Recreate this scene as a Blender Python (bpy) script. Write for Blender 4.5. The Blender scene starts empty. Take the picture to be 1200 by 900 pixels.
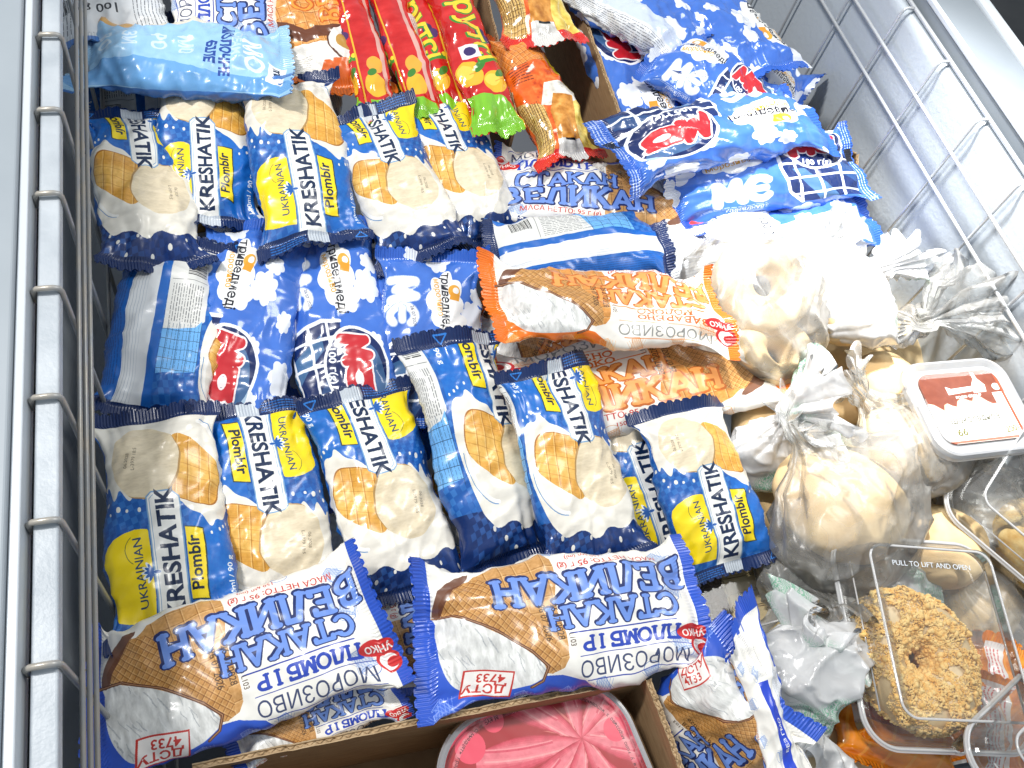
import bpy, bmesh, math, random
import numpy as np
from mathutils import Vector, Matrix, Quaternion, noise as mnoise

scene = bpy.context.scene
col = scene.collection
R = math.radians

# ------------------------------------------------------------------ camera
CAM_R = np.array([[0.9549018, 0.10634637, -0.27722373],
                  [-0.23154169, 0.85119137, -0.47102196],
                  [0.18587897, 0.51396857, 0.8374278]])
H = 0.70
cam = bpy.data.cameras.new('camera')
cam_o = bpy.data.objects.new('camera', cam)
col.objects.link(cam_o)
m = Matrix([list(r) for r in CAM_R]).to_4x4()
m.translation = Vector((0, 0, H))
cam_o.matrix_world = m
cam.lens = 36 * 1068 / 1200
cam.clip_start = 0.01
cam.clip_end = 60
scene.camera = cam_o

# ------------------------------------------------------------------ light
world = bpy.data.worlds.new('World')
scene.world = world
world.use_nodes = True
wb = world.node_tree.nodes['Background']
wb.inputs[0].default_value = (0.80, 0.90, 1.0, 1)
wb.inputs[1].default_value = 0.50


def area(name, loc, target, power, sx, sy, color=(1, 1, 1)):
    l = bpy.data.lights.new(name, 'AREA')
    l.shape = 'RECTANGLE'
    l.size, l.size_y, l.energy, l.color = sx, sy, power, color
    o = bpy.data.objects.new(name, l)
    col.objects.link(o)
    o.location = loc
    o.rotation_euler = (Vector(target) - Vector(loc)).to_track_quat('-Z', 'Y').to_euler()
    return o


area('ceiling_lamp', (-1.02, 0.95, 2.25), (0.2, 0.42, 0), 56, 0.10, 0.5, (1.0, 0.975, 0.94))
area('right_fill_light', (0.85, 0.50, 1.45), (0.55, 0.22, 0), 10, 0.4, 0.6, (1.0, 0.98, 0.93))  # added fill that brightens the right half, not a known fixture
sp = bpy.data.lights.new('display_spot', 'SPOT')
sp.energy, sp.spot_size, sp.spot_blend, sp.shadow_soft_size = 215, R(27), 1.0, 0.05
sp.color = (1.0, 0.99, 0.97)
sp_o = bpy.data.objects.new('display_spot', sp)
col.objects.link(sp_o)
sp_o.location = (0.45, 0.9, 1.2)
sp_o.rotation_euler = (Vector((0.625, 0.405, 0.03)) - Vector(sp_o.location)).to_track_quat('-Z', 'Y').to_euler()

scene.view_settings.view_transform = 'Standard'
scene.view_settings.look = 'None'
scene.view_settings.exposure = 0.0
scene.view_settings.gamma = 1.0
scene.cycles.max_bounces = 10
scene.cycles.transparent_max_bounces = 24
scene.cycles.caustics_reflective = False
scene.cycles.caustics_refractive = False
scene.cycles.use_denoising = True


# ------------------------------------------------------------------ helpers
def un(x, y, z):
    """point of the photograph (1200x900 px) at a real height z above the freezer's packing level"""
    d = CAM_R @ np.array([x - 600, 450 - y, -1068.0])
    t = (z - H) / d[2]
    return Vector((d[0] * t, d[1] * t, z))


def mesh_obj(name, verts, faces, mat, parent=None, smooth=True, uvs=None):
    me = bpy.data.meshes.new(name)
    me.from_pydata([tuple(v) for v in verts], [], faces)
    if uvs is not None:
        ul = me.uv_layers.new(name='UVMap')
        idx = np.empty(len(me.loops), dtype=np.int32)
        me.loops.foreach_get('vertex_index', idx)
        ul.data.foreach_set('uv', np.asarray(uvs, dtype=np.float32)[idx].ravel())
    if mat:
        me.materials.append(mat)
    me.update()
    if smooth:
        me.shade_smooth()
    o = bpy.data.objects.new(name, me)
    col.objects.link(o)
    if parent:
        o.parent = parent
    return o


def bm_obj(name, bm, mat, parent=None, smooth=False):
    bmesh.ops.recalc_face_normals(bm, faces=bm.faces)
    me = bpy.data.meshes.new(name)
    bm.to_mesh(me)
    bm.free()
    if mat:
        me.materials.append(mat)
    if smooth:
        me.shade_smooth()
    o = bpy.data.objects.new(name, me)
    col.objects.link(o)
    if parent:
        o.parent = parent
    return o


def tag(o, label=None, cat=None, group=None, kind=None):
    if label: o['label'] = label
    if cat: o['category'] = cat
    if group: o['group'] = group
    if kind: o['kind'] = kind
    return o


def empty(name, loc, label, cat, group=None):
    o = bpy.data.objects.new(name, None)
    col.objects.link(o)
    o.location = loc
    o.empty_display_size = 0.02
    bpy.context.view_layer.update()
    return tag(o, label, cat, group)


def keep(o, parent):
    """parent while keeping world coordinates"""
    o.parent = parent
    o.matrix_parent_inverse = Matrix.Translation(-Vector(parent.location))
    return o


def add_box(bm, lo, hi):
    r = bmesh.ops.create_cube(bm, size=1)
    s = [hi[i] - lo[i] for i in range(3)]
    c = [(hi[i] + lo[i]) / 2 for i in range(3)]
    bmesh.ops.scale(bm, vec=s, verts=r['verts'])
    bmesh.ops.translate(bm, vec=c, verts=r['verts'])
    return r['verts']


def tube_mesh(pts, rad, n=10, closed=False):
    pts = [Vector(p) for p in pts]
    vs, fs = [], []
    k = len(pts)
    prev = None
    for i, p in enumerate(pts):
        if closed:
            t = (pts[(i + 1) % k] - pts[i - 1]).normalized()
        else:
            t = (pts[min(i + 1, k - 1)] - pts[max(i - 1, 0)]).normalized()
        if prev is None:
            a = t.orthogonal().normalized()
        else:
            a = (prev - t * prev.dot(t)).normalized()
        prev = a
        b = t.cross(a)
        r = rad[i] if isinstance(rad, (list, tuple)) else rad
        for j in range(n):
            w = 2 * math.pi * j / n
            vs.append(p + a * (math.cos(w) * r) + b * (math.sin(w) * r))
    for i in range(k if closed else k - 1):
        for j in range(n):
            i2 = (i + 1) % k
            fs.append((i * n + j, i * n + (j + 1) % n, i2 * n + (j + 1) % n, i2 * n + j))
    if not closed:
        fs.append(tuple(range(n))[::-1])
        fs.append(tuple((k - 1) * n + j for j in range(n)))
    return vs, fs


def tube(name, pts, rad, mat, parent=None, n=10, closed=False):
    vs, fs = tube_mesh(pts, rad, n, closed)
    return mesh_obj(name, vs, fs, mat, parent)


# ------------------------------------------------------------------ materials
def new_mat(name):
    mt = bpy.data.materials.new(name)
    mt.use_nodes = True
    nt = mt.node_tree
    return mt, nt, nt.nodes['Principled BSDF'], nt.links


def noise_bump(nt, bsdf, scale, strength, dist=0.001, detail=4, coord='Object', rough=0.55, stretch=None):
    tc = nt.nodes.new('ShaderNodeTexCoord')
    src = tc.outputs[coord]
    if stretch:
        mp = nt.nodes.new('ShaderNodeMapping')
        mp.inputs['Scale'].default_value = stretch
        nt.links.new(src, mp.inputs[0])
        src = mp.outputs[0]
    nz = nt.nodes.new('ShaderNodeTexNoise')
    nz.inputs['Scale'].default_value = scale
    nz.inputs['Detail'].default_value = detail
    nz.inputs['Roughness'].default_value = rough
    bp = nt.nodes.new('ShaderNodeBump')
    bp.inputs['Strength'].default_value = strength
    bp.inputs['Distance'].default_value = dist
    nt.links.new(src, nz.inputs['Vector'])
    nt.links.new(nz.outputs['Fac'], bp.inputs['Height'])
    nt.links.new(bp.outputs[0], bsdf.inputs['Normal'])
    return nz, bp


def simple(name, color, rough=0.5, metal=0.0, bump=None, var=None, coat=0.0, spec=0.5):
    mt, nt, b, L = new_mat(name)
    b.inputs['Base Color'].default_value = (*color, 1)
    b.inputs['Roughness'].default_value = rough
    b.inputs['Metallic'].default_value = metal
    b.inputs['Coat Weight'].default_value = coat
    b.inputs['Specular IOR Level'].default_value = spec
    if bump:
        noise_bump(nt, b, *bump)
    if var:
        sc_, c2, lo, hi = var
        tc = nt.nodes.new('ShaderNodeTexCoord')
        nz = nt.nodes.new('ShaderNodeTexNoise')
        nz.inputs['Scale'].default_value = sc_
        nz.inputs['Detail'].default_value = 6
        L.new(tc.outputs['Object'], nz.inputs['Vector'])
        rp = nt.nodes.new('ShaderNodeValToRGB')
        rp.color_ramp.elements[0].position = lo
        rp.color_ramp.elements[1].position = hi
        rp.color_ramp.elements[0].color = (*color, 1)
        rp.color_ramp.elements[1].color = (*c2, 1)
        L.new(nz.outputs['Fac'], rp.inputs[0])
        L.new(rp.outputs[0], b.inputs['Base Color'])
    return mt


M = {}
M['liner'] = simple('embossed_liner_plastic', (0.50, 0.55, 0.60), 0.34, bump=(170, 0.30, 0.0014, 2))
M['ledge'] = simple('white_ledge_plastic', (0.38, 0.42, 0.46), 0.45, bump=(260, 0.5, 0.001, 3), var=(30, (0.50, 0.54, 0.58), 0.35, 0.7))
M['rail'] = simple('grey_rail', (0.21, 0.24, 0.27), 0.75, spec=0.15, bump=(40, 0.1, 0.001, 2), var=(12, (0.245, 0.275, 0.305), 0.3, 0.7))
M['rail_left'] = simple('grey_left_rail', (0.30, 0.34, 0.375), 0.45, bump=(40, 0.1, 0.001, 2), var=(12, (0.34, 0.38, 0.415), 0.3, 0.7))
M['rail_edge'] = simple('bright_rail_edge', (0.6, 0.64, 0.68), 0.3)
M['wire'] = simple('coated_wire', (0.58, 0.60, 0.62), 0.28, metal=0.35, coat=0.4, bump=(180, 0.25, 0.0006, 3))
M['wire_dull'] = simple('dull_coated_wire', (0.34, 0.35, 0.355), 0.35, metal=0.3, bump=(180, 0.25, 0.0006, 3), var=(40, (0.42, 0.39, 0.34), 0.4, 0.65))
M['slot'] = simple('dark_slot', (0.02, 0.02, 0.022), 0.6)
M['floor'] = simple('freezer_floor', (0.14, 0.15, 0.17), 0.6, bump=(60, 0.4, 0.002, 3))
M['dark_floor'] = simple('shop_floor', (0.02, 0.02, 0.022), 0.5, var=(6, (0.035, 0.035, 0.035), 0.4, 0.6))


def card_mat(name, c1=(0.27, 0.165, 0.085), c2=(0.35, 0.225, 0.12)):
    mt, nt, b, L = new_mat(name)
    b.inputs['Roughness'].default_value = 0.85
    b.inputs['Specular IOR Level'].default_value = 0.15
    tc = nt.nodes.new('ShaderNodeTexCoord')
    mp = nt.nodes.new('ShaderNodeMapping')
    mp.inputs['Scale'].default_value = (1, 1, 5)
    L.new(tc.outputs['Object'], mp.inputs[0])
    nz = nt.nodes.new('ShaderNodeTexNoise')
    nz.inputs['Scale'].default_value = 60
    nz.inputs['Detail'].default_value = 8
    L.new(mp.outputs[0], nz.inputs['Vector'])
    rp = nt.nodes.new('ShaderNodeValToRGB')
    rp.color_ramp.elements[0].position = 0.3
    rp.color_ramp.elements[1].position = 0.7
    rp.color_ramp.elements[0].color = (*c1, 1)
    rp.color_ramp.elements[1].color = (*c2, 1)
    L.new(nz.outputs['Fac'], rp.inputs[0])
    L.new(rp.outputs[0], b.inputs['Base Color'])
    bp = nt.nodes.new('ShaderNodeBump')
    bp.inputs['Strength'].default_value = 0.35
    bp.inputs['Distance'].default_value = 0.0012
    L.new(nz.outputs['Fac'], bp.inputs['Height'])
    L.new(bp.outputs[0], b.inputs['Normal'])
    return mt


M['card'] = card_mat('cardboard')
M['card_edge'] = card_mat('cardboard_torn_edge', (0.36, 0.25, 0.14), (0.56, 0.42, 0.26))


def thin_plastic(name, opac, tint=(0.93, 0.95, 0.95), rough=0.22, bump=(90, 0.5, 0.002, 4), edge=0.5, blend=0.35, streak=None, green=False):
    """clear or milky film: see-through, whiter where it turns away"""
    mt = bpy.data.materials.new(name)
    mt.use_nodes = True
    nt = mt.node_tree
    L = nt.links
    for n in list(nt.nodes):
        nt.nodes.remove(n)
    out = nt.nodes.new('ShaderNodeOutputMaterial')
    tr = nt.nodes.new('ShaderNodeBsdfTransparent')
    tr.inputs[0].default_value = (0.97, 0.98, 0.98, 1)
    pb = nt.nodes.new('ShaderNodeBsdfPrincipled')
    pb.inputs['Base Color'].default_value = (*tint, 1)
    pb.inputs['Roughness'].default_value = rough
    pb.inputs['Specular IOR Level'].default_value = 0.9
    tl = nt.nodes.new('ShaderNodeBsdfTranslucent')
    tl.inputs[0].default_value = (*tint, 1)
    mx0 = nt.nodes.new('ShaderNodeMixShader')
    mx0.inputs[0].default_value = 0.3
    L.new(pb.outputs[0], mx0.inputs[1])
    L.new(tl.outputs[0], mx0.inputs[2])
    gl = nt.nodes.new('ShaderNodeBsdfGlossy')
    gl.inputs['Roughness'].default_value = rough
    lw = nt.nodes.new('ShaderNodeLayerWeight')
    lw.inputs[0].default_value = blend
    ma = nt.nodes.new('ShaderNodeMath')
    ma.operation = 'MULTIPLY_ADD'
    ma.inputs[1].default_value = edge
    ma.inputs[2].default_value = opac
    ma.use_clamp = True
    L.new(lw.outputs['Facing'], ma.inputs[0])
    fac = ma.outputs[0]
    tc = nt.nodes.new('ShaderNodeTexCoord')
    nz = nt.nodes.new('ShaderNodeTexNoise')
    nz.inputs['Scale'].default_value = bump[0]
    nz.inputs['Detail'].default_value = bump[3]
    nz.inputs['Distortion'].default_value = 1.2
    L.new(tc.outputs['Object'], nz.inputs['Vector'])
    bp = nt.nodes.new('ShaderNodeBump')
    bp.inputs['Strength'].default_value = bump[1]
    bp.inputs['Distance'].default_value = bump[2]
    L.new(nz.outputs['Fac'], bp.inputs['Height'])
    for n in (pb, gl):
        L.new(bp.outputs[0], n.inputs['Normal'])
    if green:
        g1 = nt.nodes.new('ShaderNodeTexNoise')
        g1.inputs['Scale'].default_value = 17
        g1.inputs['Detail'].default_value = 0
        L.new(tc.outputs['Object'], g1.inputs['Vector'])
        g2 = nt.nodes.new('ShaderNodeTexWave')
        g2.inputs['Scale'].default_value = 150
        g2.inputs['Distortion'].default_value = 22
        L.new(tc.outputs['Object'], g2.inputs['Vector'])
        r1 = nt.nodes.new('ShaderNodeMapRange')
        r1.inputs[1].default_value = 0.60
        r1.inputs[2].default_value = 0.66
        L.new(g1.outputs['Fac'], r1.inputs[0])
        mm = nt.nodes.new('ShaderNodeMath')
        mm.operation = 'MULTIPLY'
        L.new(r1.outputs[0], mm.inputs[0])
        L.new(g2.outputs['Fac'], mm.inputs[1])
        mc = nt.nodes.new('ShaderNodeMix')
        mc.data_type = 'RGBA'
        mc.inputs[6].default_value = (*tint, 1)
        mc.inputs[7].default_value = (0.30, 0.72, 0.48, 1)
        L.new(mm.outputs[0], mc.inputs[0])
        L.new(mc.outputs[2], pb.inputs['Base Color'])
        L.new(mc.outputs[2], tl.inputs[0])
    if streak:
        mr = nt.nodes.new('ShaderNodeMapRange')
        mr.inputs[1].default_value = 0.48
        mr.inputs[2].default_value = 0.72
        mr.inputs[3].default_value = 0
        mr.inputs[4].default_value = streak
        L.new(nz.outputs['Fac'], mr.inputs[0])
        ad = nt.nodes.new('ShaderNodeMath')
        ad.use_clamp = True
        L.new(fac, ad.inputs[0])
        L.new(mr.outputs[0], ad.inputs[1])
        fac = ad.outputs[0]
    mx = nt.nodes.new('ShaderNodeMixShader')
    L.new(fac, mx.inputs[0])
    L.new(tr.outputs[0], mx.inputs[1])
    L.new(mx0.outputs[0], mx.inputs[2])
    fr = nt.nodes.new('ShaderNodeFresnel')
    fr.inputs[0].default_value = 1.45
    L.new(bp.outputs[0], fr.inputs['Normal'])
    mx2 = nt.nodes.new('ShaderNodeMixShader')
    L.new(fr.outputs[0], mx2.inputs[0])
    L.new(mx.outputs[0], mx2.inputs[1])
    L.new(gl.outputs[0], mx2.inputs[2])
    L.new(mx2.outputs[0], out.inputs[0])
    return mt


M['bag'] = thin_plastic('milky_bag_film', 0.17, streak=0.14, rough=0.32, tint=(1, .97, .91), bump=(45, 0.35, 0.002, 3), edge=0.22, blend=0.25)
M['bag_white'] = thin_plastic('white_bag_film', 0.72, streak=0.2, tint=(1, 1, 1), bump=(45, 0.35, 0.002, 3), edge=0.4, blend=0.3, green=True)
M['bag_clear'] = thin_plastic('clear_bag_film', 0.05, streak=0.35, edge=0.45)
M['pet'] = thin_plastic('clear_container_plastic', 0.015, rough=0.07, bump=(25, 0.12, 0.002, 2), edge=0.45, blend=0.15, tint=(1, 1, 1))
M['pet_rib'] = thin_plastic('clear_container_rib', 0.6, rough=0.1, bump=(25, 0.12, 0.002, 2), edge=0.5, blend=0.3, tint=(1, 1, 1))
M['tub_clear'] = thin_plastic('frosted_tub_plastic', 0.42, rough=0.2, bump=(40, 0.1, 0.001, 2), tint=(0.82, 0.84, 0.88), edge=0.4)


# ------------------------------------------------------------------ painting of the printed film
_glyph = {}


def glyph_tris(s, bold):
    k = (s, bold)
    if k not in _glyph:
        cu = bpy.data.curves.new('lettering', 'FONT')
        cu.body = s
        cu.resolution_u = 3
        cu.offset = bold
        o = bpy.data.objects.new('lettering', cu)
        me = o.to_mesh()
        me.calc_loop_triangles()
        co = np.array([v.co[:2] for v in me.vertices]) if len(me.vertices) else np.zeros((0, 2))
        tr = np.array([t.vertices[:] for t in me.loop_triangles], dtype=int) if len(me.loop_triangles) else np.zeros((0, 3), int)
        o.to_mesh_clear()
        bpy.data.objects.remove(o)
        bpy.data.curves.remove(cu)
        _glyph[k] = (co, tr)
    return _glyph[k]


def hexc(h):
    return np.array([int(h[i:i + 2], 16) / 255 for i in (0, 2, 4)], dtype=np.float32)


class Art:
    """canvas in millimetres; x runs round the pack (0 = middle of its front), y along it from its lower end"""

    def __init__(s, C, L, bg, ppm=5.0):
        s.C, s.L, s.ppm = C, L, ppm
        s.w, s.h = int(C * ppm), int(L * ppm)
        s.a = np.empty((s.h, s.w, 3), dtype=np.float32)
        s.a[:] = hexc(bg)
        s.T = np.array([[1, 0, 0], [0, 1, 0]], dtype=float)
        s.rs = np.random.RandomState(3)
        s.clip = None

    def land(s, yoff=0):
        """draw sideways: X along the pack 0..L, Y across"""
        s.T = np.array([[0, -1, yoff], [1, 0, 0]], dtype=float)

    def up(s):
        s.T = np.array([[1, 0, 0], [0, 1, 0]], dtype=float)

    def px(s, p):
        p = np.asarray(p, dtype=float)
        q = p @ s.T[:, :2].T + s.T[:, 2]
        return np.stack([(q[:, 0] + s.C / 2) * s.ppm, q[:, 1] * s.ppm], 1)

    def grid(s, q, pad=0):
        x0, y0 = np.floor(q.min(0) - pad).astype(int)
        x1, y1 = np.ceil(q.max(0) + pad).astype(int) + 1
        x0, y0 = max(x0, 0), max(y0, 0)
        x1, y1 = min(x1, s.w), min(y1, s.h)
        if x1 <= x0 or y1 <= y0:
            return None
        X, Y = np.meshgrid(np.arange(x0, x1) + .5, np.arange(y0, y1) + .5)
        return x0, y0, x1, y1, X, Y

    def put(s, g, mk, c, al):
        x0, y0, x1, y1 = g[:4]
        c = hexc(c) if isinstance(c, str) else np.asarray(c, dtype=np.float32)
        v = s.a[y0:y1, x0:x1]
        if s.clip is not None:
            mk = mk & s.clip[y0:y1, x0:x1]
        v[mk] = v[mk] * (1 - al) + c * al

    def inside(s, q, X, Y):
        mk = np.zeros(X.shape, bool)
        n = len(q)
        for i in range(n):
            xa, ya = q[i]
            xb, yb = q[(i + 1) % n]
            if ya == yb: continue
            mk ^= ((ya > Y) != (yb > Y)) & (X < (xb - xa) * (Y - ya) / (yb - ya) + xa)
        return mk

    def poly(s, p, c, al=1.0):
        q = s.px(p)
        g = s.grid(q)
        if g: s.put(g, s.inside(q, g[4], g[5]), c, al)

    def clip_poly(s, p):
        if p is None:
            s.clip = None
            return
        q = s.px(p)
        X, Y = np.meshgrid(np.arange(s.w) + .5, np.arange(s.h) + .5)
        s.clip = s.inside(q, X, Y)

    def rect(s, x0, y0, x1, y1, c, al=1.0):
        s.poly([(x0, y0), (x1, y0), (x1, y1), (x0, y1)], c, al)

    def ell(s, cx, cy, rx, ry, c, al=1.0, rot=0):
        t = np.linspace(0, 2 * np.pi, 40, endpoint=False)
        x, y = rx * np.cos(t), ry * np.sin(t)
        cr, sr = math.cos(R(rot)), math.sin(R(rot))
        s.poly(np.stack([cx + x * cr - y * sr, cy + x * sr + y * cr], 1), c, al)

    def line(s, p, w, c, al=1.0):
        q = s.px(p)
        hw = w * s.ppm / 2
        for i in range(len(q) - 1):
            g = s.grid(q[i:i + 2], hw)
            if not g: continue
            d = q[i + 1] - q[i]
            l2 = max((d ** 2).sum(), 1e-9)
            t = np.clip(((g[4] - q[i][0]) * d[0] + (g[5] - q[i][1]) * d[1]) / l2, 0, 1)
            mk = (g[4] - q[i][0] - t * d[0]) ** 2 + (g[5] - q[i][1] - t * d[1]) ** 2 <= hw * hw
            s.put(g, mk, c, al)

    def text(s, t, x, y, size, c, rot=0, bold=0.0, shear=0, sx=1.0, al=1.0, center=False):
        co, tr = glyph_tris(t, bold)
        if not len(tr): return
        p = co.copy() * size
        p[:, 0] = p[:, 0] * sx + p[:, 1] * shear
        if center: p[:, 0] -= (p[:, 0].max() + p[:, 0].min()) / 2
        cr, sr = math.cos(R(rot)), math.sin(R(rot))
        p = np.stack([x + p[:, 0] * cr - p[:, 1] * sr, y + p[:, 0] * sr + p[:, 1] * cr], 1)
        q = s.px(p)
        for a, b, d in tr:
            tri = q[[a, b, d]]
            g = s.grid(tri)
            if not g: continue
            X, Y = g[4], g[5]
            e = []
            for k in range(3):
                u, v = tri[k], tri[(k + 1) % 3]
                e.append((v[0] - u[0]) * (Y - u[1]) - (v[1] - u[1]) * (X - u[0]))
            mk = ((e[0] >= 0) & (e[1] >= 0) & (e[2] >= 0)) | ((e[0] <= 0) & (e[1] <= 0) & (e[2] <= 0))
            s.put(g, mk, c, al)

    def fine(s, x0, y0, x1, y1, c, pitch=2.2, w=0.55, rot90=False, al=.75):
        """rows of small print too small to read"""
        if rot90:
            x = x0
            while x < x1:
                y = y0
                while y < y1:
                    l = s.rs.uniform(1, 6)
                    s.line([(x, y), (x, min(y + l, y1))], w, c, al)
                    y += l + 1.3
                x += pitch
        else:
            y = y0
            while y < y1:
                x = x0
                while x < x1:
                    l = s.rs.uniform(1, 6)
                    s.line([(x, y), (min(x + l, x1), y)], w, c, al)
                    x += l + 1.3
                y += pitch

    def grain(s, p, amt, scale=2.0, stretch=1):
        """mottled relief inside a polygon"""
        q = s.px(p)
        g = s.grid(q)
        if not g: return
        x0, y0, x1, y1 = g[:4]
        mk = s.inside(q, g[4], g[5])
        hh, ww = mk.shape
        tot = np.zeros(mk.shape, dtype=np.float32)
        for o in range(3):
            st = max(1, int(scale * s.ppm / 2 ** o))
            n = s.rs.rand(hh // st + 3, ww // (st * stretch) + 3).astype(np.float32)
            yy = np.arange(hh) / st
            xx = np.arange(ww) / (st * stretch)
            yi, xi = yy.astype(int), xx.astype(int)
            fy, fx = (yy - yi)[:, None], (xx - xi)[None]
            tot += (n[yi][:, xi] * (1 - fy) * (1 - fx) + n[yi + 1][:, xi] * fy * (1 - fx) + n[yi][:, xi + 1] * (1 - fy) * fx + n[yi + 1][:, xi + 1] * fy * fx - .5) / 2 ** o
        v = s.a[y0:y1, x0:x1]
        v[mk] = np.clip(v[mk] + (tot[mk] * amt)[:, None], 0, 1)

    def checks(s, x0, y0, x1, y1, c, sz=3.4, ang=12, al=.5, keepf=0.8):
        cr, sr = math.cos(R(ang)), math.sin(R(ang))
        cx, cy = (x0 + x1) / 2, (y0 + y1) / 2
        n = int(max(x1 - x0, y1 - y0) / sz) + 2
        for i in range(-n, n):
            for j in range(-n, n):
                if (i + j) % 2: continue
                x, y = cx + (i * cr - j * sr) * sz, cy + (i * sr + j * cr) * sz
                if not (x0 < x < x1 and y0 < y < y1) or s.rs.rand() > keepf: continue
                a, b = sz / 2 * cr, sz / 2 * sr
                s.poly([(x - a + b, y - b - a), (x + a + b, y + b - a), (x + a - b, y + b + a), (x - a - b, y - b + a)], c, al * s.rs.uniform(.5, 1))

    def image(s, name):
        img = bpy.data.images.new(name, s.w, s.h)
        buf = np.ones((s.h, s.w, 4), dtype=np.float32)
        buf[..., :3] = np.clip(s.a, 0, 1)
        img.pixels.foreach_set(buf.ravel())
        img.update()
        img.pack()
        return img


def blob(cx, cy, r, n=7, seed=0, sx=1.0, sy=1.0):
    """a puffy cloud outline"""
    rs = np.random.RandomState(seed)
    t = np.linspace(0, 2 * np.pi, 90, endpoint=False)
    ph = rs.rand() * 6
    rr = r * (0.80 + 0.22 * np.abs(np.sin(n * t / 2 + ph)) + .06 * np.sin(2 * t + ph))
    return np.stack([cx + rr * np.cos(t) * sx, cy + rr * np.sin(t) * sy], 1)


def chaikin(p, n=2):
    p = np.asarray(p, float)
    for _ in range(n):
        q = np.roll(p, -1, axis=0)
        p = np.stack([.75 * p + .25 * q, .25 * p + .75 * q], 1).reshape(-1, 2)
    return p


# slab letters as strokes on a 1 x 1.3 body ------------------------------------------
def arc(cx, cy, rx, ry, a0, a1, n=10):
    return [(cx + rx * math.cos(R(a)), cy + ry * math.sin(R(a))) for a in np.linspace(a0, a1, n)]


SL = {
    'В': ([[(0.2, 0), (0.2, 1.3)], [(0.2, 1.3), (.45, 1.3)] + arc(.45, 1.0, .28, .3, 90, -90) + [(.2, .7)], [(.2, .7), (.5, .7)] + arc(.5, .35, .33, .35, 90, -90) + [(.2, 0)]], [(.2, 0), (.2, 1.3)]),
    'Е': ([[(0.2, 0), (0.2, 1.3)], [(.2, 1.3), (.8, 1.3), (.8, 1.08)], [(.2, .68), (.6, .68)], [(.2, 0), (.85, 0), (.85, .25)]], [(.2, 0), (.2, 1.3)]),
    'Л': ([[(.1, 0), (.38, 1.3), (.8, 1.3), (.8, 0)]], [(.1, 0), (.8, 0)]),
    'И': ([[(.15, 0), (.15, 1.3)], [(.85, 0), (.85, 1.3)], [(.15, 0.1), (.85, 1.2)]], [(.15, 0), (.15, 1.3), (.85, 0), (.85, 1.3)]),
    'К': ([[(.15, 0), (.15, 1.3)], [(.15, .62), (.8, 1.3)], [(.35, .8), (.85, 0)]], [(.15, 0), (.15, 1.3), (.8, 1.3), (.85, 0)]),
    'А': ([[(.08, 0), (.5, 1.3), (.92, 0)], [(.25, .42), (.75, .42)]], [(.08, 0), (.92, 0)]),
    'Н': ([[(.15, 0), (.15, 1.3)], [(.85, 0), (.85, 1.3)], [(.15, .65), (.85, .65)]], [(.15, 0), (.15, 1.3), (.85, 0), (.85, 1.3)]),
    'С': ([arc(.55, .65, .42, .65, 45, 315, 16)], [(.88, 1.1)]),
    'Т': ([[(.5, 0), (.5, 1.3)], [(.08, 1.1), (.08, 1.3), (.92, 1.3), (.92, 1.1)]], [(.5, 0)]),
    'П': ([[(.15, 0), (.15, 1.3), (.85, 1.3), (.85, 0)]], [(.15, 0), (.85, 0), (.15, 1.3), (.85, 1.3)]),
    'О': ([arc(.5, .65, .42, .65, 0, 360, 22)], []),
    'М': ([[(.1, 0), (.15, 1.3), (.5, .2), (.85, 1.3), (.9, 0)]], [(.1, 0), (.9, 0), (.15, 1.3), (.85, 1.3)]),
    'Б': ([[(0.2, 0), (0.2, 1.3), (.8, 1.3), (.8, 1.1)], [(.2, .75), (.5, .75)] + arc(.5, .375, .33, .375, 90, -90) + [(.2, 0)]], [(.2, 0), (.2, 1.3)]),
    'І': ([[(.5, 0), (.5, 1.3)]], [(.5, 0), (.5, 1.3)]),
    'Р': ([[(0.2, 0), (0.2, 1.3)], [(.2, 1.3), (.5, 1.3)] + arc(.5, .95, .32, .35, 90, -90) + [(.2, .6)]], [(.2, 0), (.2, 1.3)]),
    'З': ([arc(.42, 1.0, .36, .3, 140, -90, 10) + arc(.42, .35, .42, .35, 90, -140, 10)], []),
}


def slab(a, word, x, y, h, fill, edge, wd=None, w=.2, ow=.07, rot=0, shear=0, gap=1.08, drop=True):
    """slab-serif lettering; wd = letter width in mm"""
    wd = wd or h * .75
    cr, sr = math.cos(R(rot)), math.sin(R(rot))
    k = h / 1.3
    passes = []
    if edge:
        if drop: passes.append((edge, w * h + 2 * ow * h, (.03 * h, -.05 * h)))
        passes.append((edge, w * h + 2 * ow * h, (0, 0)))
    passes.append((fill, w * h, (0, 0)))
    for c, lw, off in passes:
        for i, ch in enumerate(word):
            if ch not in SL: continue
            st, serifs = SL[ch]

            def T(px, py):
                X = x + i * wd * gap + px * wd + py * k * shear + off[0]
                Y = py * k + off[1]
                X0 = X - x
                return (x + X0 * cr - Y * sr, y + X0 * sr + Y * cr)
            for ln in st:
                a.line([T(*p) for p in ln], lw, c)
            for (sx_, sy_) in serifs:
                a.line([T(sx_ - .13, sy_), T(sx_ + .13, sy_)], lw * .8, c)


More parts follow.
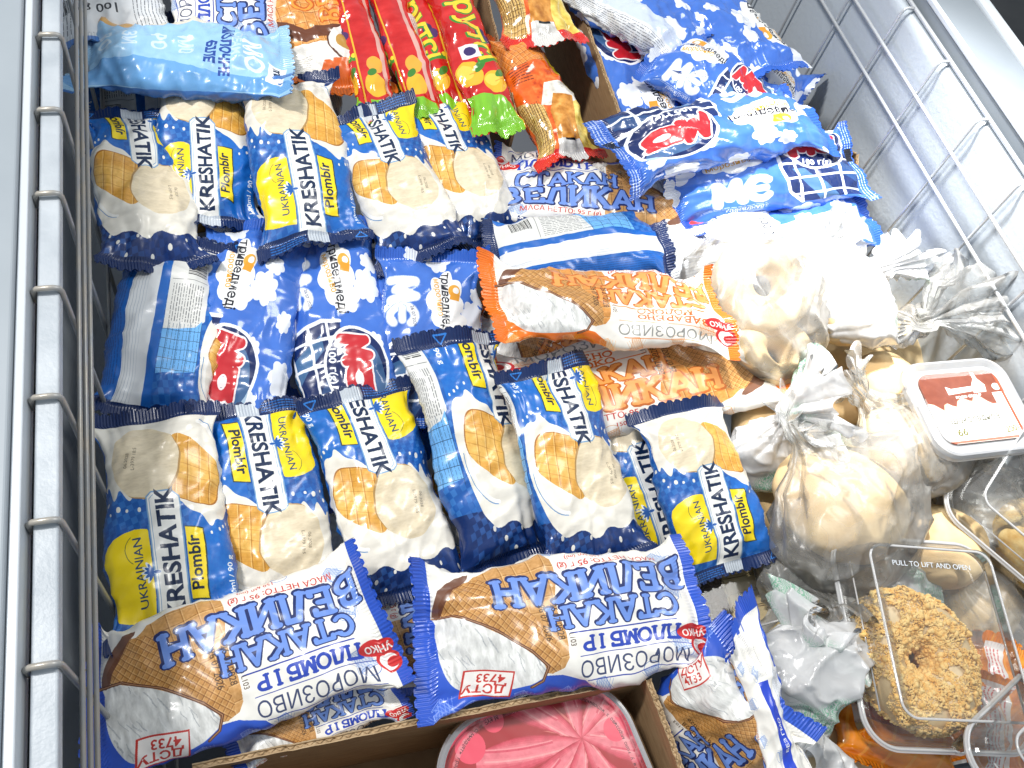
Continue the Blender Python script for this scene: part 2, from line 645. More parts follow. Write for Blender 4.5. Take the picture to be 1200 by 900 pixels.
# ---- the prints --------------------------------------------------------------------
def waffle(a, poly, base, dark, light, step=6.0, ang=20, w=.7, pol2=None):
    a.poly(poly, base)
    a.clip_poly(poly)
    P = np.asarray(poly)
    c = P.mean(0)
    rr = np.abs(P - c).max() * 1.5
    n = int(rr / step) + 1
    for s_, aa in ((1, ang), (1, ang + 90)):
        d = np.array([math.cos(R(aa)), math.sin(R(aa))])
        o = np.array([-d[1], d[0]])
        for i in range(-n, n + 1):
            p = c + o * i * step
            a.line([tuple(p - d * rr + o * .7), tuple(p + d * rr + o * .7)], w, light, .55)
            a.line([tuple(p - d * rr), tuple(p + d * rr)], w, dark, .7)
    a.clip_poly(None)
    a.grain(poly, .10, 1.6)


def flower(a, x, y, r, c, rot=90):
    for k in (-60, -30, 0, 30, 60, 180):
        l = r * (1 if k != 180 else .8)
        an = R(rot + k)
        a.ell(x + math.cos(an) * l * .5, y + math.sin(an) * l * .5, l * .55, r * .17, c, 1, rot + k)


def art_kreshatik(dy=0.0):
    """dy: where the print happens to be cut on this pack"""
    a = Art(206, 165, '1858a8')
    a.checks(-103, 4, 103, 162, '4f8fd6', 4.4, 14, .5)
    a.checks(-48, 14, -5, 80, '0c3f8c', 4.4, 14, .5)
    a.T = np.array([[1, 0, 0], [0, 1, dy]], dtype=float)
    # navy field with drops beyond the cream
    a.poly(chaikin([(-103, 150), (-50, 152), (-20, 160), (20, 156), (50, 150), (103, 152), (103, 230), (-103, 230)]), '0d2c66')
    a.checks(10, 146, 60, 200, '3c6fb8', 4.4, 14, .6)
    a.checks(-60, 150, 10, 200, '1d4a96', 4.4, 14, .4)
    a.poly([(14, 14), (50, 12), (50, 85), (16, 90)], '1666bd')
    a.checks(16, 20, 48, 80, '2b7ccb', 3.2, 14, .35)
    spl = chaikin([(-50, 158), (-47, 130), (-45, 112), (-43, 103), (-40, 110), (-37, 98), (-34, 97), (-31, 106), (-26, 96), (-23, 95), (-20, 102), (-15, 93), (-8, 97), (0, 90), (10, 92), (16, 84), (25, 80), (30, 72), (33, 70), (36, 76), (44, 74), (50, 82), (54, 110), (48, 150), (44, 158), (36, 166), (20, 160), (8, 172), (-4, 162), (-20, 168), (-34, 160), (-40, 166)], 2)
    a.poly(spl, 'e9e4d8')
    a.grain(spl, .09, 5, 2)
    for (x, y, r) in ((-42, 96, 1.3), (-33, 91, 1.6), (-27, 89, 1.0), (-18, 88, 1.3), (38, 68, 1.1), (42, 70, 1.0), (31, 66, .9), (-47, 106, 1.4), (-40, 89, .8), (-48, 126, 1.6), (-46, 138, 1.2), (47, 72, .9),
                      (30, 172, 1.6), (14, 168, 1.3), (-12, 174, 1.7), (-26, 170, 1.1), (-40, 174, 1.6), (2, 180, 1.4), (40, 164, 1.5), (22, 180, 1.2), (-30, 182, 1.3)):
        a.ell(x, y, r, r * 1.3, 'e9e6dd')
    a.line(arc(28, 118, 19, 30, -10, 85, 14), 2.6, 'f6f4ee')
    a.line(arc(29, 118, 21, 31.5, -10, 85, 14), .6, '3f7fbd')
    # cup: rim towards the scoop, narrow foot towards the edge
    cup = chaikin([(2, 96), (-2, 108), (6, 132), (12, 140), (20, 139), (44, 118), (46, 108), (42, 92), (36, 86), (28, 86)], 2)
    a.poly(cup + [.8, -1], 'a56a22')
    a.poly(cup, 'e8b050')
    a.clip_poly(cup)
    for k in range(16):
        x = k * 3
        sh = abs(k - 8) / 8
        a.poly([(-2, 90 + k * 3.4), (60, 72 + k * 3.4), (60, 76 + k * 3.4), (-2, 94 + k * 3.4)], 'f2c976' if 5 < k < 12 else 'b9761f', .28 if 5 < k < 12 else .22)
    for x in (10, 19, 28, 36):
        a.line([(x - 4, 84), (x + 5, 142)], .8, 'a4681f', .6)
        a.line([(x - 3, 84), (x + 6, 142)], .5, 'fbe3a8', .6)
    for k in range(4):
        a.line([(-2, 106 + k * 9), (50, 90 + k * 7)], .7, 'b87a2c', .45)
    a.clip_poly(None)
    a.grain(cup, .08, 2)
    t = np.linspace(0, 2 * np.pi, 60, endpoint=False)
    rr = 1 + .02 * np.sin(5 * t) + .012 * np.sin(11 * t)
    sc = np.stack([-11 + 28 * rr * np.cos(t) * (.9 + .06 * np.sin(t)), 122 + 27 * rr * np.sin(t)], 1)
    a.poly(sc + [1.2, -1.2], 'b08a52')
    a.poly(sc, 'e2d2b2')
    a.poly((sc - [-12, 123]) * [.86, .88] + [-13.5, 124], 'e2d3b6', .8)
    a.grain(sc, .07, 3, 3)
    a.grain(sc, .05, .9, 3)
    a.text('06.2028', -24, 118, 3.6, '4c4234', 82, .012, al=.6)
    a.text('L-3979 18:5', -19, 116, 3.6, '4c4234', 82, .012, al=.6)
    a.poly([(-13, 10), (10, 8), (11, 94), (5, 99), (-9, 99), (-13, 96)], '7ea4c8')
    a.poly([(-12, 11), (9, 9), (10, 93.3), (4.5, 98), (-8.7, 98), (-12, 95.3)], 'f1f0ea')
    a.line([(-10.6, 13), (-10.6, 94), (-7.8, 96.4)], .45, '6f9ac4')
    a.text('KRESHATIK', 5.6, 13.5, 17.4, '13284a', 90, .03, 0.05, .97)
    a.poly(chaikin([(-47, 22), (-40, 18), (-14, 16), (-14, 18), (-13.5, 73), (-15, 75), (-26, 76), (-42, 70), (-46, 60)], 1), 'f6d916')
    a.poly([(11.5, 24), (24, 22), (25.5, 70), (12, 73)], '2a3a30')
    a.poly([(11.5, 25), (23, 23), (24.5, 69.3), (12, 72.3)], 'f6d916')
    a.text('UKRAINIAN', -19.5, 24, 8.6, '22446a', 90, .008, 0, 1.0)
    a.line(arc(-22, 62, 9, 10, 120, 240, 10), .45, '4a5a3a')
    a.text('Plombír', 20.5, 29, 11.4, '14233a', 90, .025, .1, 1.0)
    flower(a, -14, 46, 7.5, 'eaf0f4', 180)
    flower(a, -13.5, 46, 6.0, '1d5aa8', 180)
    a.text('150ml / 90 g', 44, 16, 6.6, 'eef2f4', 90, .015)
    # side: label panel and table; seam; blue panel of print
    a.poly([(53, 10), (86, 10), (86, 92), (60, 88), (53, 82)], 'dcdcd8')
    a.fine(58, 50, 84, 84, '55575a', 2.2, .6, True)
    for k in range(16):
        a.rect(56, 24 + k * 1.1, 72, 24 + k * 1.1 + (.4 if k % 3 else .7), '1a1a1a')
    a.line([(55, 46), (84, 46)], .4, '55575a')
    a.poly([(55, 82), (60, 88), (86, 92), (86, 132), (55, 128)], '6fb0ea')
    for k in range(4):
        a.line([(55 + k * 9, 84), (55 + k * 9, 132)], .5, '23405f')
    for k in range(5):
        a.line([(55, 92 + k * 9), (86, 92 + k * 9)], .5, '23405f')
    a.fine(57, 86, 84, 128, '2c4a6b', 3, .5, True)
    a.rect(87, -60, 94, 230, '1a62b8')
    a.rect(94, -60, 103, 230, 'e6e8ea')
    a.rect(-103, -60, -90, 230, 'e6e8ea')
    for k in range(6):
        a.line([(-103 + k * 2.4, -60), (-103 + k * 2.4, 230)], .5, 'b5bec8')
    a.rect(-89, 14, -62, 150, '1760b4')
    a.fine(-86, 20, -64, 140, '0c3c80', 2.4, .8, True)
    a.up()
    a.rect(-103, 0, 103, 11, '0b2658')
    a.rect(-103, 154, 103, 165, '0b2658')
    a.fine(-34, 2, -8, 9, '2f7fd6', 2.0, .8)
    a.line([(30, 3), (35, 9), (40, 3), (30, 3)], 1, '2f7fd6')
    a.rect(-6, 1, 10, 11, 'c3cbd4')
    return a


def cup_doodle(a, x, y, sz, rot, c='6c8cc8', bg=None):
    cr, sr = math.cos(R(rot)), math.sin(R(rot))

    def T(px, py):
        return (x + (px * cr - py * sr) * sz, y + (px * sr + py * cr) * sz)
    cone = [T(-.5, .4), T(.5, .4), T(.25, -.8), T(-.25, -.8)]
    a.poly(cone, c, .28)
    a.line(cone + cone[:1], .45, c, .9)
    for k in range(-3, 4):
        a.line([T(k * .16 - .2, -.8 + abs(k) * .1), T(k * .16 + .2, .4)], .3, c, .7)
        a.line([T(k * .16 + .2, -.8 + abs(k) * .1), T(k * .16 - .2, .4)], .3, c, .7)
    a.line([T(px, py) for px, py in arc(0, .4, .52, .45, 0, 180, 12)], .5, c, .9)
    a.line([T(px, py) for px, py in arc(0, .4, .52, .16, 180, 360, 12)], .5, c, .9)


def art_velykan(orange=False):
    C, L = 236, 190
    bgc = 'f1ece3' if orange else 'efece4'
    a = Art(C, L, bgc)
    a.land()
    ink = 'e07a1e' if orange else '2b3f9e'
    lite = 'f0a055' if orange else '6f92dc'
    edge = 'c0651f' if orange else '1d2c63'
    blue = 'ee7414' if orange else '2a55c2'
    # cups pattern
    for (x, y, s_, r_) in ((22, 30, 12, 25), (20, -12, 13, -30), (44, 52, 11, 190), (78, 56, 11, 10), (112, 58, 12, 170), (22, -40, 11, 40), (60, -58, 11, 20), (100, -62, 12, 190), (140, -64, 12, 30), (30, 70, 12, 20), (60, 84, 12, 160), (95, 90, 12, 20), (40, -86, 12, 10), (150, 88, 12, 20), (130, -92, 12, 40)):
        cup_doodle(a, x, y, s_, r_, 'd59a6a' if orange else '6c8cc8')
    choc = '5e331f'
    a.T = np.array([[0, -1.2, -12], [1, 0, 0]], dtype=float)
    # coloured corner
    if orange:
        a.poly(chaikin([(190, -40), (187, -36), (180, -10), (174, 16), (160, 30), (140, 30), (116, 22), (96, 40), (112, 46), (150, 38), (190, 40)], 1), blue)
    else:
        a.poly(chaikin([(190, -40), (187, -36), (178, -24), (172, 4), (165, 27), (138, 28), (112, 20), (82, 33), (78, 66), (190, 80)], 1), blue)
    a.rect(179, -118, 190, 118, blue)
    a.rect(0, -118, 7, 118, blue)
    for (x, y) in ((100, 42), (128, 40), (158, 44), (176, 34), (84, 56)):
        cup_doodle(a, x, y, 12, 20, 'f7b877' if orange else '8fa8ee')
    big = chaikin([(166, -36), (151, -44), (142, -50), (116, -55), (98, -54), (96, -40), (101, -18), (98, 2), (100, 18), (112, 22), (120, 0), (140, -30)], 1)
    waffle(a, big, 'c8965a' if not orange else 'd8944a', '96652f', 'e6c088', 9.5, 6)
    fine_w = chaikin([(177, -24), (166, -38), (151, -46), (133, -34), (118, -15), (106, 0), (104, 18), (113, 23), (118, 14), (143, -8), (165, -20)], 1)
    waffle(a, fine_w, 'bf8a4c', '7d4f24', 'dfb67a', 3.6, 45, .5)
    a.poly(chaikin([(180, -22), (172, -40), (156, -50), (150, -48), (160, -40), (170, -28), (174, -20)], 1), choc, .85)
    ice = chaikin([(178, -22), (165, -20), (143, -8), (122, 8), (113, 18), (118, 25), (135, 29), (158, 32), (170, 20), (176, 4)], 2)
    a.poly(ice, 'dcdcd8')
    a.grain(ice, .20, 2.2, 3)
    a.clip_poly(ice)
    for k in range(46):
        x, y = a.rs.uniform(112, 178), a.rs.uniform(-20, 32)
        ln = a.rs.uniform(3, 11)
        q_ = [(x, y)]
        for _ in range(4):
            q_.append((q_[-1][0] + ln * .12 + a.rs.uniform(-.8, .8), q_[-1][1] - ln * .3))
        a.line(q_, a.rs.uniform(.3, 1.0), '9a9ea2' if k % 3 else 'f0f0ee', .5)
    a.clip_poly(None)
    ed = [(180, -22), (165, -21), (143, -9), (122, 7), (113, 17), (117, 25), (124, 28)]
    a.line(ed, 2.0, choc)
    a.line(ed, .6, 'c9a074', .7)
    a.land()
    # words
    a.text('МОРОЗИВО' if True else '', 16, 33, 17, '3a4468' if not orange else '8a8a86', 0, 0.0, 0, .78)
    a.line([(14, 48), (88, 48)], .8, ink)
    a.line([(14, 29.5), (92, 29.5)], .5, ink)
    if not orange:
        slab(a, 'ПЛОМБІР', 22, 16.5, 9.5, '2b47b0', None, 9.3, .24, gap=1.05)
    else:
        slab(a, 'ЗАВАРЕНО', 20, 20, 6, 'd9661a', None, 6.6, .2)
        slab(a, 'МОЛОКО', 34, 12, 6, 'd9661a', None, 6.6, .2)
    a.line([(24, 12.5), (96, 12.5)], .8, ink)
    slab(a, 'СТАКАН', 20, -7.5, 15.5, lite, edge, 13.6, .2, .06)
    slab(a, 'ВЕЛИКАН', 9, -33.5, 20.5, lite, edge, 17.4, .21, .055)
    a.text('МАСА НЕТТО: 95 г (g)', 24, -44, 7.6, 'c2352c', 0, .012, 0, .9)
    a.text('150 мл (ml)', 62, -51, 5, 'c2352c', 0, .01)
    a.text('ДСТУ', 152, 27, 0.1, 'c2352c')
    a.text('26 07 2026', 112, -12, 6.2, '3c2a1c', 90, .012, al=.8)
    a.text('26 07 2028', 104, -12, 6.2, '3c2a1c', 90, .012, al=.8)
    a.text('L103', 97, 12, 5, '3c2a1c', 90, .012, al=.8)
    if not orange:
        a.poly([(133, 33), (163, 27), (167, 48), (137, 54)], 'c2352c')
        a.poly([(134, 34), (162, 28.4), (165.6, 47), (138, 52.6)], 'eee8e2')
        a.text('ДСТУ', 138.5, 43.2, 9.4, 'c2352c', -10, .025)
        a.text('4733', 138.5, 35, 9, 'c2352c', -10, .02)
    # maker's badge: red drop with a white swirl
    bx, by = 12, 24
    a.ell(bx + 1, by - 3, 11, 5.5, 'cc2b2a', 1, 8)
    a.text('УНКО', bx - 8, by - 6, 6, 'f5efe8', 8, .03)
    a.ell(bx - 4, by + 6, 7, 7, 'cc2b2a')
    a.ell(bx - 4, by + 6, 5.2, 5.4, 'f3eeea')
    a.ell(bx - 6, by + 6.5, 3.6, 3.4, 'cc2b2a')
    # back with small print
    a.fine(20, 66, 170, 84, '5a5f74', 2.6, .5)
    a.rect(60, 92, 130, 116, 'e0e2e6')
    a.fine(62, 94, 128, 114, '4a4d58', 2.4, .5)
    a.rect(20, -112, 120, -90, '2747c4' if not orange else 'ee7414')
    a.text('БЕЗ ГМО', 40, -106, 9, 'f0f0f0', 0, .02)
    a.fine(125, -112, 175, -80, '5a5f74', 2.4, .5)
    a.up()
    return a


def art_mame():
    a = Art(206, 172, '4272cc')
    a.grain([(-103, 0), (103, 0), (103, 172), (-103, 172)], .05, 10)
    for i, (x, y, r) in enumerate(((38, 108, 13), (44, 128, 9), (36, 60, 8), (66, 40, 14), (-70, 130, 12), (-62, 60, 14), (80, 140, 12), (84, 90, 10), (-90, 30, 12), (40, 20, 7), (5, 163, 12), (60, 166, 12), (-60, 165, 10), (60, 85, 8), (-84, 92, 9))):
        a.poly(blob(x, y, r, 7, i, .9, 1.1), 'e6eaf2')
    # cloud with the brand words
    cl = np.concatenate([blob(12, 122, 22, 7, 4, .8, 1.3)])
    a.poly(cl, 'f0f0ee')
    a.poly(blob(16, 100, 14, 6, 5, 1, 1.1), 'f0f0ee')
    a.text('три', 9, 150, 11.5, '20202a', -90, .02)
    a.text('ведмеді', 9, 131, 11.5, '20202a', -90, .02)
    a.text('морозиво', 1, 142, 8, 'e0a028', -83, .012)
    a.ell(21, 131, 5.5, 6.5, 'e9a93a')
    a.ell(22.5, 131.5, 2.8, 3.4, 'f0f0ee')
    a.poly([(16, 122), (24, 120), (26, 127), (18, 130)], 'e39a28')
    # puffy letters МЄ
    for (p, w) in (([(-38, 138), (-16, 136), (-32, 128), (-15, 121), (-36, 118)], 8.5), (arc(-26, 103, 11, 9, -45, 225, 14), 7), ([(-26, 110), (-26, 99)], 6)):
        a.line(p, w + 1.6, '9fb4dd')
        a.line(p, w, 'eef1f6')
    a.fine(-44, 98, -41, 150, 'dfe6f4', 1.5, .5, True)
    a.text('26 07 2026', -19, 112, 4.2, '30303a', -80, .01, al=.7)
    a.text('З ВАНІЛЬНИМ', -44, 96, 5, 'e9eef8', 90, .01)
    # dark window with white grid
    win = [(-47, 10), (-47, 66), (-34, 78), (-8, 82), (8, 80), (6, 10)]
    a.poly(win, '10275e')
    a.poly([(-47, 30), (-40, 34), (-10, 60), (-10, 72), (-47, 50)], '6ea4c8', .55)
    a.poly([(-30, 12), (-12, 12), (4, 44), (4, 60)], '4b7fae', .4)
    a.clip_poly(win)
    for x in (-38, -20, -3):
        a.line([(x, 5), (x - 1, 90)], 2.4, 'f2f4f6')
    for y in (24, 46, 66):
        a.line([(-50, y), (10, y + 3)], 2.4, 'f2f4f6')
    a.clip_poly(None)
    a.line(win[1:5], 3, 'f2f4f6')
    # oval badge
    a.ell(16, 42, 29, 33, 'f3f4f6')
    a.ell(16, 42, 26.5, 30.5, '10245a')
    a.ell(30, 38, 9, 22, '6f9dc4', .55, 10)
    a.text('100 г(g)', -6, 62, 9, 'f1f3f6', -96, .03)
    for (p, w) in (([(6, 66), (27, 62), (12, 56), (28, 49), (8, 48)], 8), (arc(17, 33, 8, 10, 0, 360, 16), 8), ([(26, 42), (25, 22)], 6)):
        a.line(p, w + 3, 'f3e9e9')
    for (p, w) in (([(6, 66), (27, 62), (12, 56), (28, 49), (8, 48)], 8), (arc(17, 33, 8, 10, 0, 360, 16), 8), ([(26, 42), (25, 22)], 6)):
        a.line(p, w, 'c4232c')
    a.ell(17, 33, 3, 4, 'f3e9e9')
    # back
    a.rect(-103, 16, -76, 156, 'dfe2e6')
    a.fine(-100, 20, -79, 150, '43464f', 2.1, .5, True)
    a.rect(84, 14, 103, 158, 'c9d4e8')
    a.rect(-103, 0, 103, 9, '2c5fc0')
    a.rect(-103, 163, 103, 172, '2c5fc0')
    a.fine(-60, 2, 60, 8, 'dfe6f4', 2.2, .7)
    a.poly(blob(-10, 168, 9, 6, 9, 1.4, .8), 'e6eaf2')
    a.rect(-4, 1, 8, 8, '14141c')
    return a


def art_lightblue():
    C, L = 236, 190
    a = Art(C, L, '9cc8ea')
    a.land()
    a.grain([(0, -118), (190, -118), (190, 118), (0, 118)], .05, 9)
    a.rect(0, 60, 190, 118, '3f72b8')
    a.poly(chaikin([(0, 60), (190, 60), (190, 30), (120, 26), (60, 40), (0, 34)], 2), '6ba4da')
    a.poly([(96, -32), (190, -26), (190, -75), (96, -75)], 'd9a860')
    a.ell(110, -46, 36, 18, 'ece3cf')
    a.grain([(70, -64), (148, -64), (148, -30), (70, -30)], .07, 2, 2)
    slb = 'cfe3f2'
    for i, (t_, x) in enumerate((('МО', 34), ('МО', 92), ('РО', 115), ('ЗИ', 140), ('ВО', 163))):
        a.text(t_, x + 9, -8 if i else -4, 21 if i == 0 else 17, slb if i else 'e8f2f8', 98, .03)
    a.text('CREAM', 52, -22, 12, 'c3dcf0', 90, .02)
    a.text('МОЛОЧНЕ', 62, -24, 12.5, '22479a', 90, .05)
    a.text('БІЛЕ', 75, -2, 12.5, '22479a', 90, .05)
    a.poly([(6, 16), (20, 16), (22, 42), (8, 44)], 'f2f4f5')
    a.text('mir', 17, 20, 10, '28324a', 98, .04)
    a.rect(20, -112, 160, -84, 'd8dcde')
    a.fine(24, -110, 156, -86, '3a3d44', 2.4, .5)
    a.up()
    return a


def art_label():
    """white pack seen from its back: small print and a table"""
    a = Art(206, 172, 'dcdfe2')
    a.fine(-98, 12, 98, 160, '4a4e56', 3.1, .75, True)
    a.rect(-20, 10, 20, 160, 'e6e8ea')
    a.fine(-18, 14, 18, 120, '3a3d44', 2.8, .8)
    a.text('100 g / 1', -10, 130, 13, '2c2f36', 0, .01)
    for k in range(30):
        a.rect(30 + k * .95, 120, 30 + k * .95 + (.35 if k % 3 else .7), 142, '17181a')
    a.rect(-30, 60, -16, 92, '2746a8')
    a.ell(-23, 76, 4, 9, 'cf3a38')
    a.rect(-103, 0, 103, 8, 'c2c8ce')
    a.rect(-103, 164, 103, 172, '3f7ac6')
    a.rect(56, 8, 76, 164, 'a9cdee')
    return a


def art_stick():
    """red fruit ice stick"""
    a = Art(92, 190, 'c81f1c')
    a.grain([(-46, 0), (46, 0), (46, 190), (-46, 190)], .10, 5, 2)
    a.poly([(-22, 0), (22, 0), (22, 18), (10, 30), (-22, 34)], '7ec22a')
    for i, (x, y, r) in enumerate(((-10, 52, 11), (8, 42, 9), (2, 164, 12), (-12, 150, 9), (12, 176, 9), (-14, 176, 8))):
        a.ell(x, y, r, r * 1.1, 'efb52c')
        a.ell(x - r * .25, y + r * .2, r * .6, r * .6, 'f7d35a', .8)
        a.line([(x, y), (x + r, y + 3)], .7, 'c0641c', .5)
    for (x, y) in ((0, 58), (14, 50), (-6, 140)):
        a.ell(x, y, 6, 3, '3f7f2c', 1, 40)
    a.ell(12, 92, 4.5, 5, '3c1c4c')
    a.ell(16, 86, 4, 4.5, '4b2660')
    a.text('Фрутсі', -8, 146, 27, '3a8a28', -84, .05)
    a.text('Фрутсі', -7, 145, 26, 'f2cf2e', -84, .02)
    a.rect(-12, 66, 4, 78, 'e8e4ea')
    a.ell(-4, 72, 5, 3.6, '3a2a66')
    a.rect(42, 20, 46, 160, 'd9a89c')
    a.ell(33, 34, 9, 11, 'efb52c')
    a.ell(36, 54, 7, 9, 'f0a83a')
    a.ell(32, 46, 5, 3, '3f7f2c', 1, 40)
    a.poly([(26, 0), (46, 0), (46, 18), (26, 22)], '7ec22a')
    a.rect(-42, 40, -26, 110, 'd8ccc4')
    a.fine(-40, 44, -28, 106, '55423c', 2.2, .6, True)
    a.poly([(20, 0), (22, 0), (23, 190), (22, 190)], 'e2b32a')
    return a


def art_orangecup():
    a = Art(170, 170, 'e5641c')
    a.grain([(-85, 0), (85, 0), (85, 170), (-85, 170)], .10, 5)
    a.rect(-85, 0, 85, 12, 'd8261a')
    a.rect(-10, 0, 12, 26, 'dedbd6')
    a.rect(-3, 18, 8, 24, '1c1c1c')
    waffle(a, [(-40, 14), (-14, 10), (-12, 60), (-40, 74)], 'd9b061', '7d5a24', 'f0d292', 3.4, 3)
    a.fine(-38, 20, -16, 66, '5a3d18', 2.6, .8, True, .85)
    a.poly([(12, 12), (44, 12), (46, 96), (30, 100), (16, 70)], 'efd064')
    a.poly([(-14, 60), (0, 84), (22, 82), (26, 60), (10, 52)], 'efe9de')
    a.poly([(-10, 20), (12, 20), (20, 62), (4, 70), (-8, 50)], 'd08b35')
    a.grain([(-14, 10), (46, 10), (46, 100), (-14, 100)], .3, 5)
    a.fine(-30, 92, -8, 140, '5c2410', 3, 1.0)
    waffle(a, [(-44, 110), (44, 110), (44, 160), (-44, 160)], 'e08a3c', 'a5541a', 'f3b878', 5, 20)
    a.rect(20, 90, 34, 120, 'f0cf28')
    return a


def art_waffle_orange():
    a = Art(206, 172, 'e39a4a')
    P = [(-50, 40), (50, 40), (50, 165), (-50, 165)]
    waffle(a, P, 'dd974c', '9a5a20', 'f0c288', 10, 6)
    a.grain(P, .1, 3)
    for (t_, x) in (('ВЕЛИКАН', 12), ('СТАКАН', -16)):
        q = Art.__new__(Art)
    a.land()
    slab(a, 'СТАКАН', 72, 8, 16, 'f09a3a', 'c25c14', 13.5, .15, .06)
    slab(a, 'ВЕЛИКАН', 62, -16, 18, 'f09a3a', 'c25c14', 14.5, .15, .06)
    a.up()
    a.poly([(-50, 40), (50, 40), (50, 30), (20, 8), (-50, 8)], 'e9e5de')
    a.line([(-50, 66), (-20, 48), (10, 54), (50, 44)], 12, '6b3a20')
    a.ell(22, 40, 24, 20, 'e9e5df')
    a.line(arc(22, 40, 24, 20, 60, 300, 20), 1.6, '5a2f1c')
    a.ell(16, 40, 11, 9, 'b98a3c')
    a.poly([(50, 8), (50, 40), (30, 22)], 'e97a1c')
    a.rect(-103, 0, 103, 10, 'e8741a')
    a.poly([(-16, 8), (22, 8), (30, 26), (-8, 24)], 'd9611a')
    a.fine(-40, 12, -18, 30, '6a6258', 2.2, .5)
    a.rect(-103, 12, -60, 160, 'dcd8d2')
    a.fine(-100, 16, -62, 156, '5a5248', 2.4, .5, True)
    return a


def film(name, art, rough=0.30, coat=0.25, hue=1.0, val=1.0, sat=1.0, metal=0.0):
    mt, nt, b, L = new_mat(name)
    im = nt.nodes.new('ShaderNodeTexImage')
    im.image = art if not isinstance(art, Art) else art.image(name)
    im.interpolation = 'Linear'
    src = im.outputs[0]
    L.new(src, b.inputs['Base Color'])
    b.inputs['Roughness'].default_value = rough
    b.inputs['Coat Weight'].default_value = coat
    b.inputs['Coat Roughness'].default_value = 0.12
    b.inputs['Specular IOR Level'].default_value = 0.6
    b.inputs['Metallic'].default_value = metal
    tc = nt.nodes.new('ShaderNodeTexCoord')
    # crimped lines of the end seals (UV, only near v = 0 and 1) and fine crinkle everywhere
    sep = nt.nodes.new('ShaderNodeSeparateXYZ')
    L.new(tc.outputs['UV'], sep.inputs[0])
    w = nt.nodes.new('ShaderNodeMath'); w.operation = 'MULTIPLY'; w.inputs[1].default_value = 2 * math.pi * 95
    L.new(sep.outputs[0], w.inputs[0])
    sn = nt.nodes.new('ShaderNodeMath'); sn.operation = 'SINE'
    L.new(w.outputs[0], sn.inputs[0])
    d = nt.nodes.new('ShaderNodeMath'); d.operation = 'SUBTRACT'; d.inputs[1].default_value = 0.5
    L.new(sep.outputs[1], d.inputs[0])
    ab = nt.nodes.new('ShaderNodeMath'); ab.operation = 'ABSOLUTE'
    L.new(d.outputs[0], ab.inputs[0])
    mr = nt.nodes.new('ShaderNodeMapRange')
    mr.inputs[1].default_value = 0.430; mr.inputs[2].default_value = 0.442
    mr.inputs[3].default_value = 0; mr.inputs[4].default_value = 0.6
    L.new(ab.outputs[0], mr.inputs[0])
    mu = nt.nodes.new('ShaderNodeMath'); mu.operation = 'MULTIPLY'
    L.new(sn.outputs[0], mu.inputs[0]); L.new(mr.outputs[0], mu.inputs[1])
    nz = nt.nodes.new('ShaderNodeTexNoise')
    nz.inputs['Scale'].default_value = 24
    nz.inputs['Detail'].default_value = 2
    nz.inputs['Distortion'].default_value = 1.2
    L.new(tc.outputs['Object'], nz.inputs['Vector'])
    ad = nt.nodes.new('ShaderNodeMath'); ad.operation = 'MULTIPLY_ADD'; ad.inputs[1].default_value = 1.6
    L.new(nz.outputs['Fac'], ad.inputs[0]); L.new(mu.outputs[0], ad.inputs[2])
    bp = nt.nodes.new('ShaderNodeBump')
    bp.inputs['Strength'].default_value = 0.45
    bp.inputs['Distance'].default_value = 0.0010
    L.new(ad.outputs[0], bp.inputs['Height'])
    L.new(bp.outputs[0], b.inputs['Normal'])
    L.new(bp.outputs[0], b.inputs['Coat Normal'])
    return mt


A_K, A_KB, A_KC, A_V, A_VO, A_M, A_LB, A_L, A_S, A_OC, A_WO = art_kreshatik(), art_kreshatik(-8), art_kreshatik(-27), art_velykan(), art_velykan(True), art_mame(), art_lightblue(), art_label(), art_stick(), art_orangecup(), art_waffle_orange()
F = {
    'kb': (film('plombir_film', A_KB), A_KB), 'kc': (film('plombir_film', A_KC), A_KC),
    'k': (film('plombir_film', A_K), A_K), 'v': (film('blue_cup_film', A_V), A_V), 'vo': (film('orange_cup_film', A_VO), A_VO),
    'm': (film('cloud_film', A_M, rough=.24, coat=.5), A_M), 'lb': (film('pale_blue_film', A_LB), A_LB), 'l': (film('label_film', A_L), A_L),
    's': (film('red_stick_film', A_S, rough=.16, coat=.8), A_S), 'oc': (film('orange_gloss_film', A_OC, rough=.16, coat=.8), A_OC),
    'wo': (film('orange_waffle_film', A_WO), A_WO),
}


# ------------------------------------------------------------------ flow packs
def section(a, h, n, N):
    ph = np.linspace(0, 2 * np.pi, 721)
    x = a * np.sign(np.cos(ph)) * np.abs(np.cos(ph)) ** (2 / n)
    y = h * np.sign(np.sin(ph)) * np.abs(np.sin(ph)) ** (2 / n)
    d = np.concatenate([[0], np.cumsum(np.hypot(np.diff(x), np.diff(y)))])
    per = d[-1]
    s = np.linspace(0, per, N + 1)[:-1]
    return np.interp(s, d, x) / a, np.interp(s, d, y) / h, per


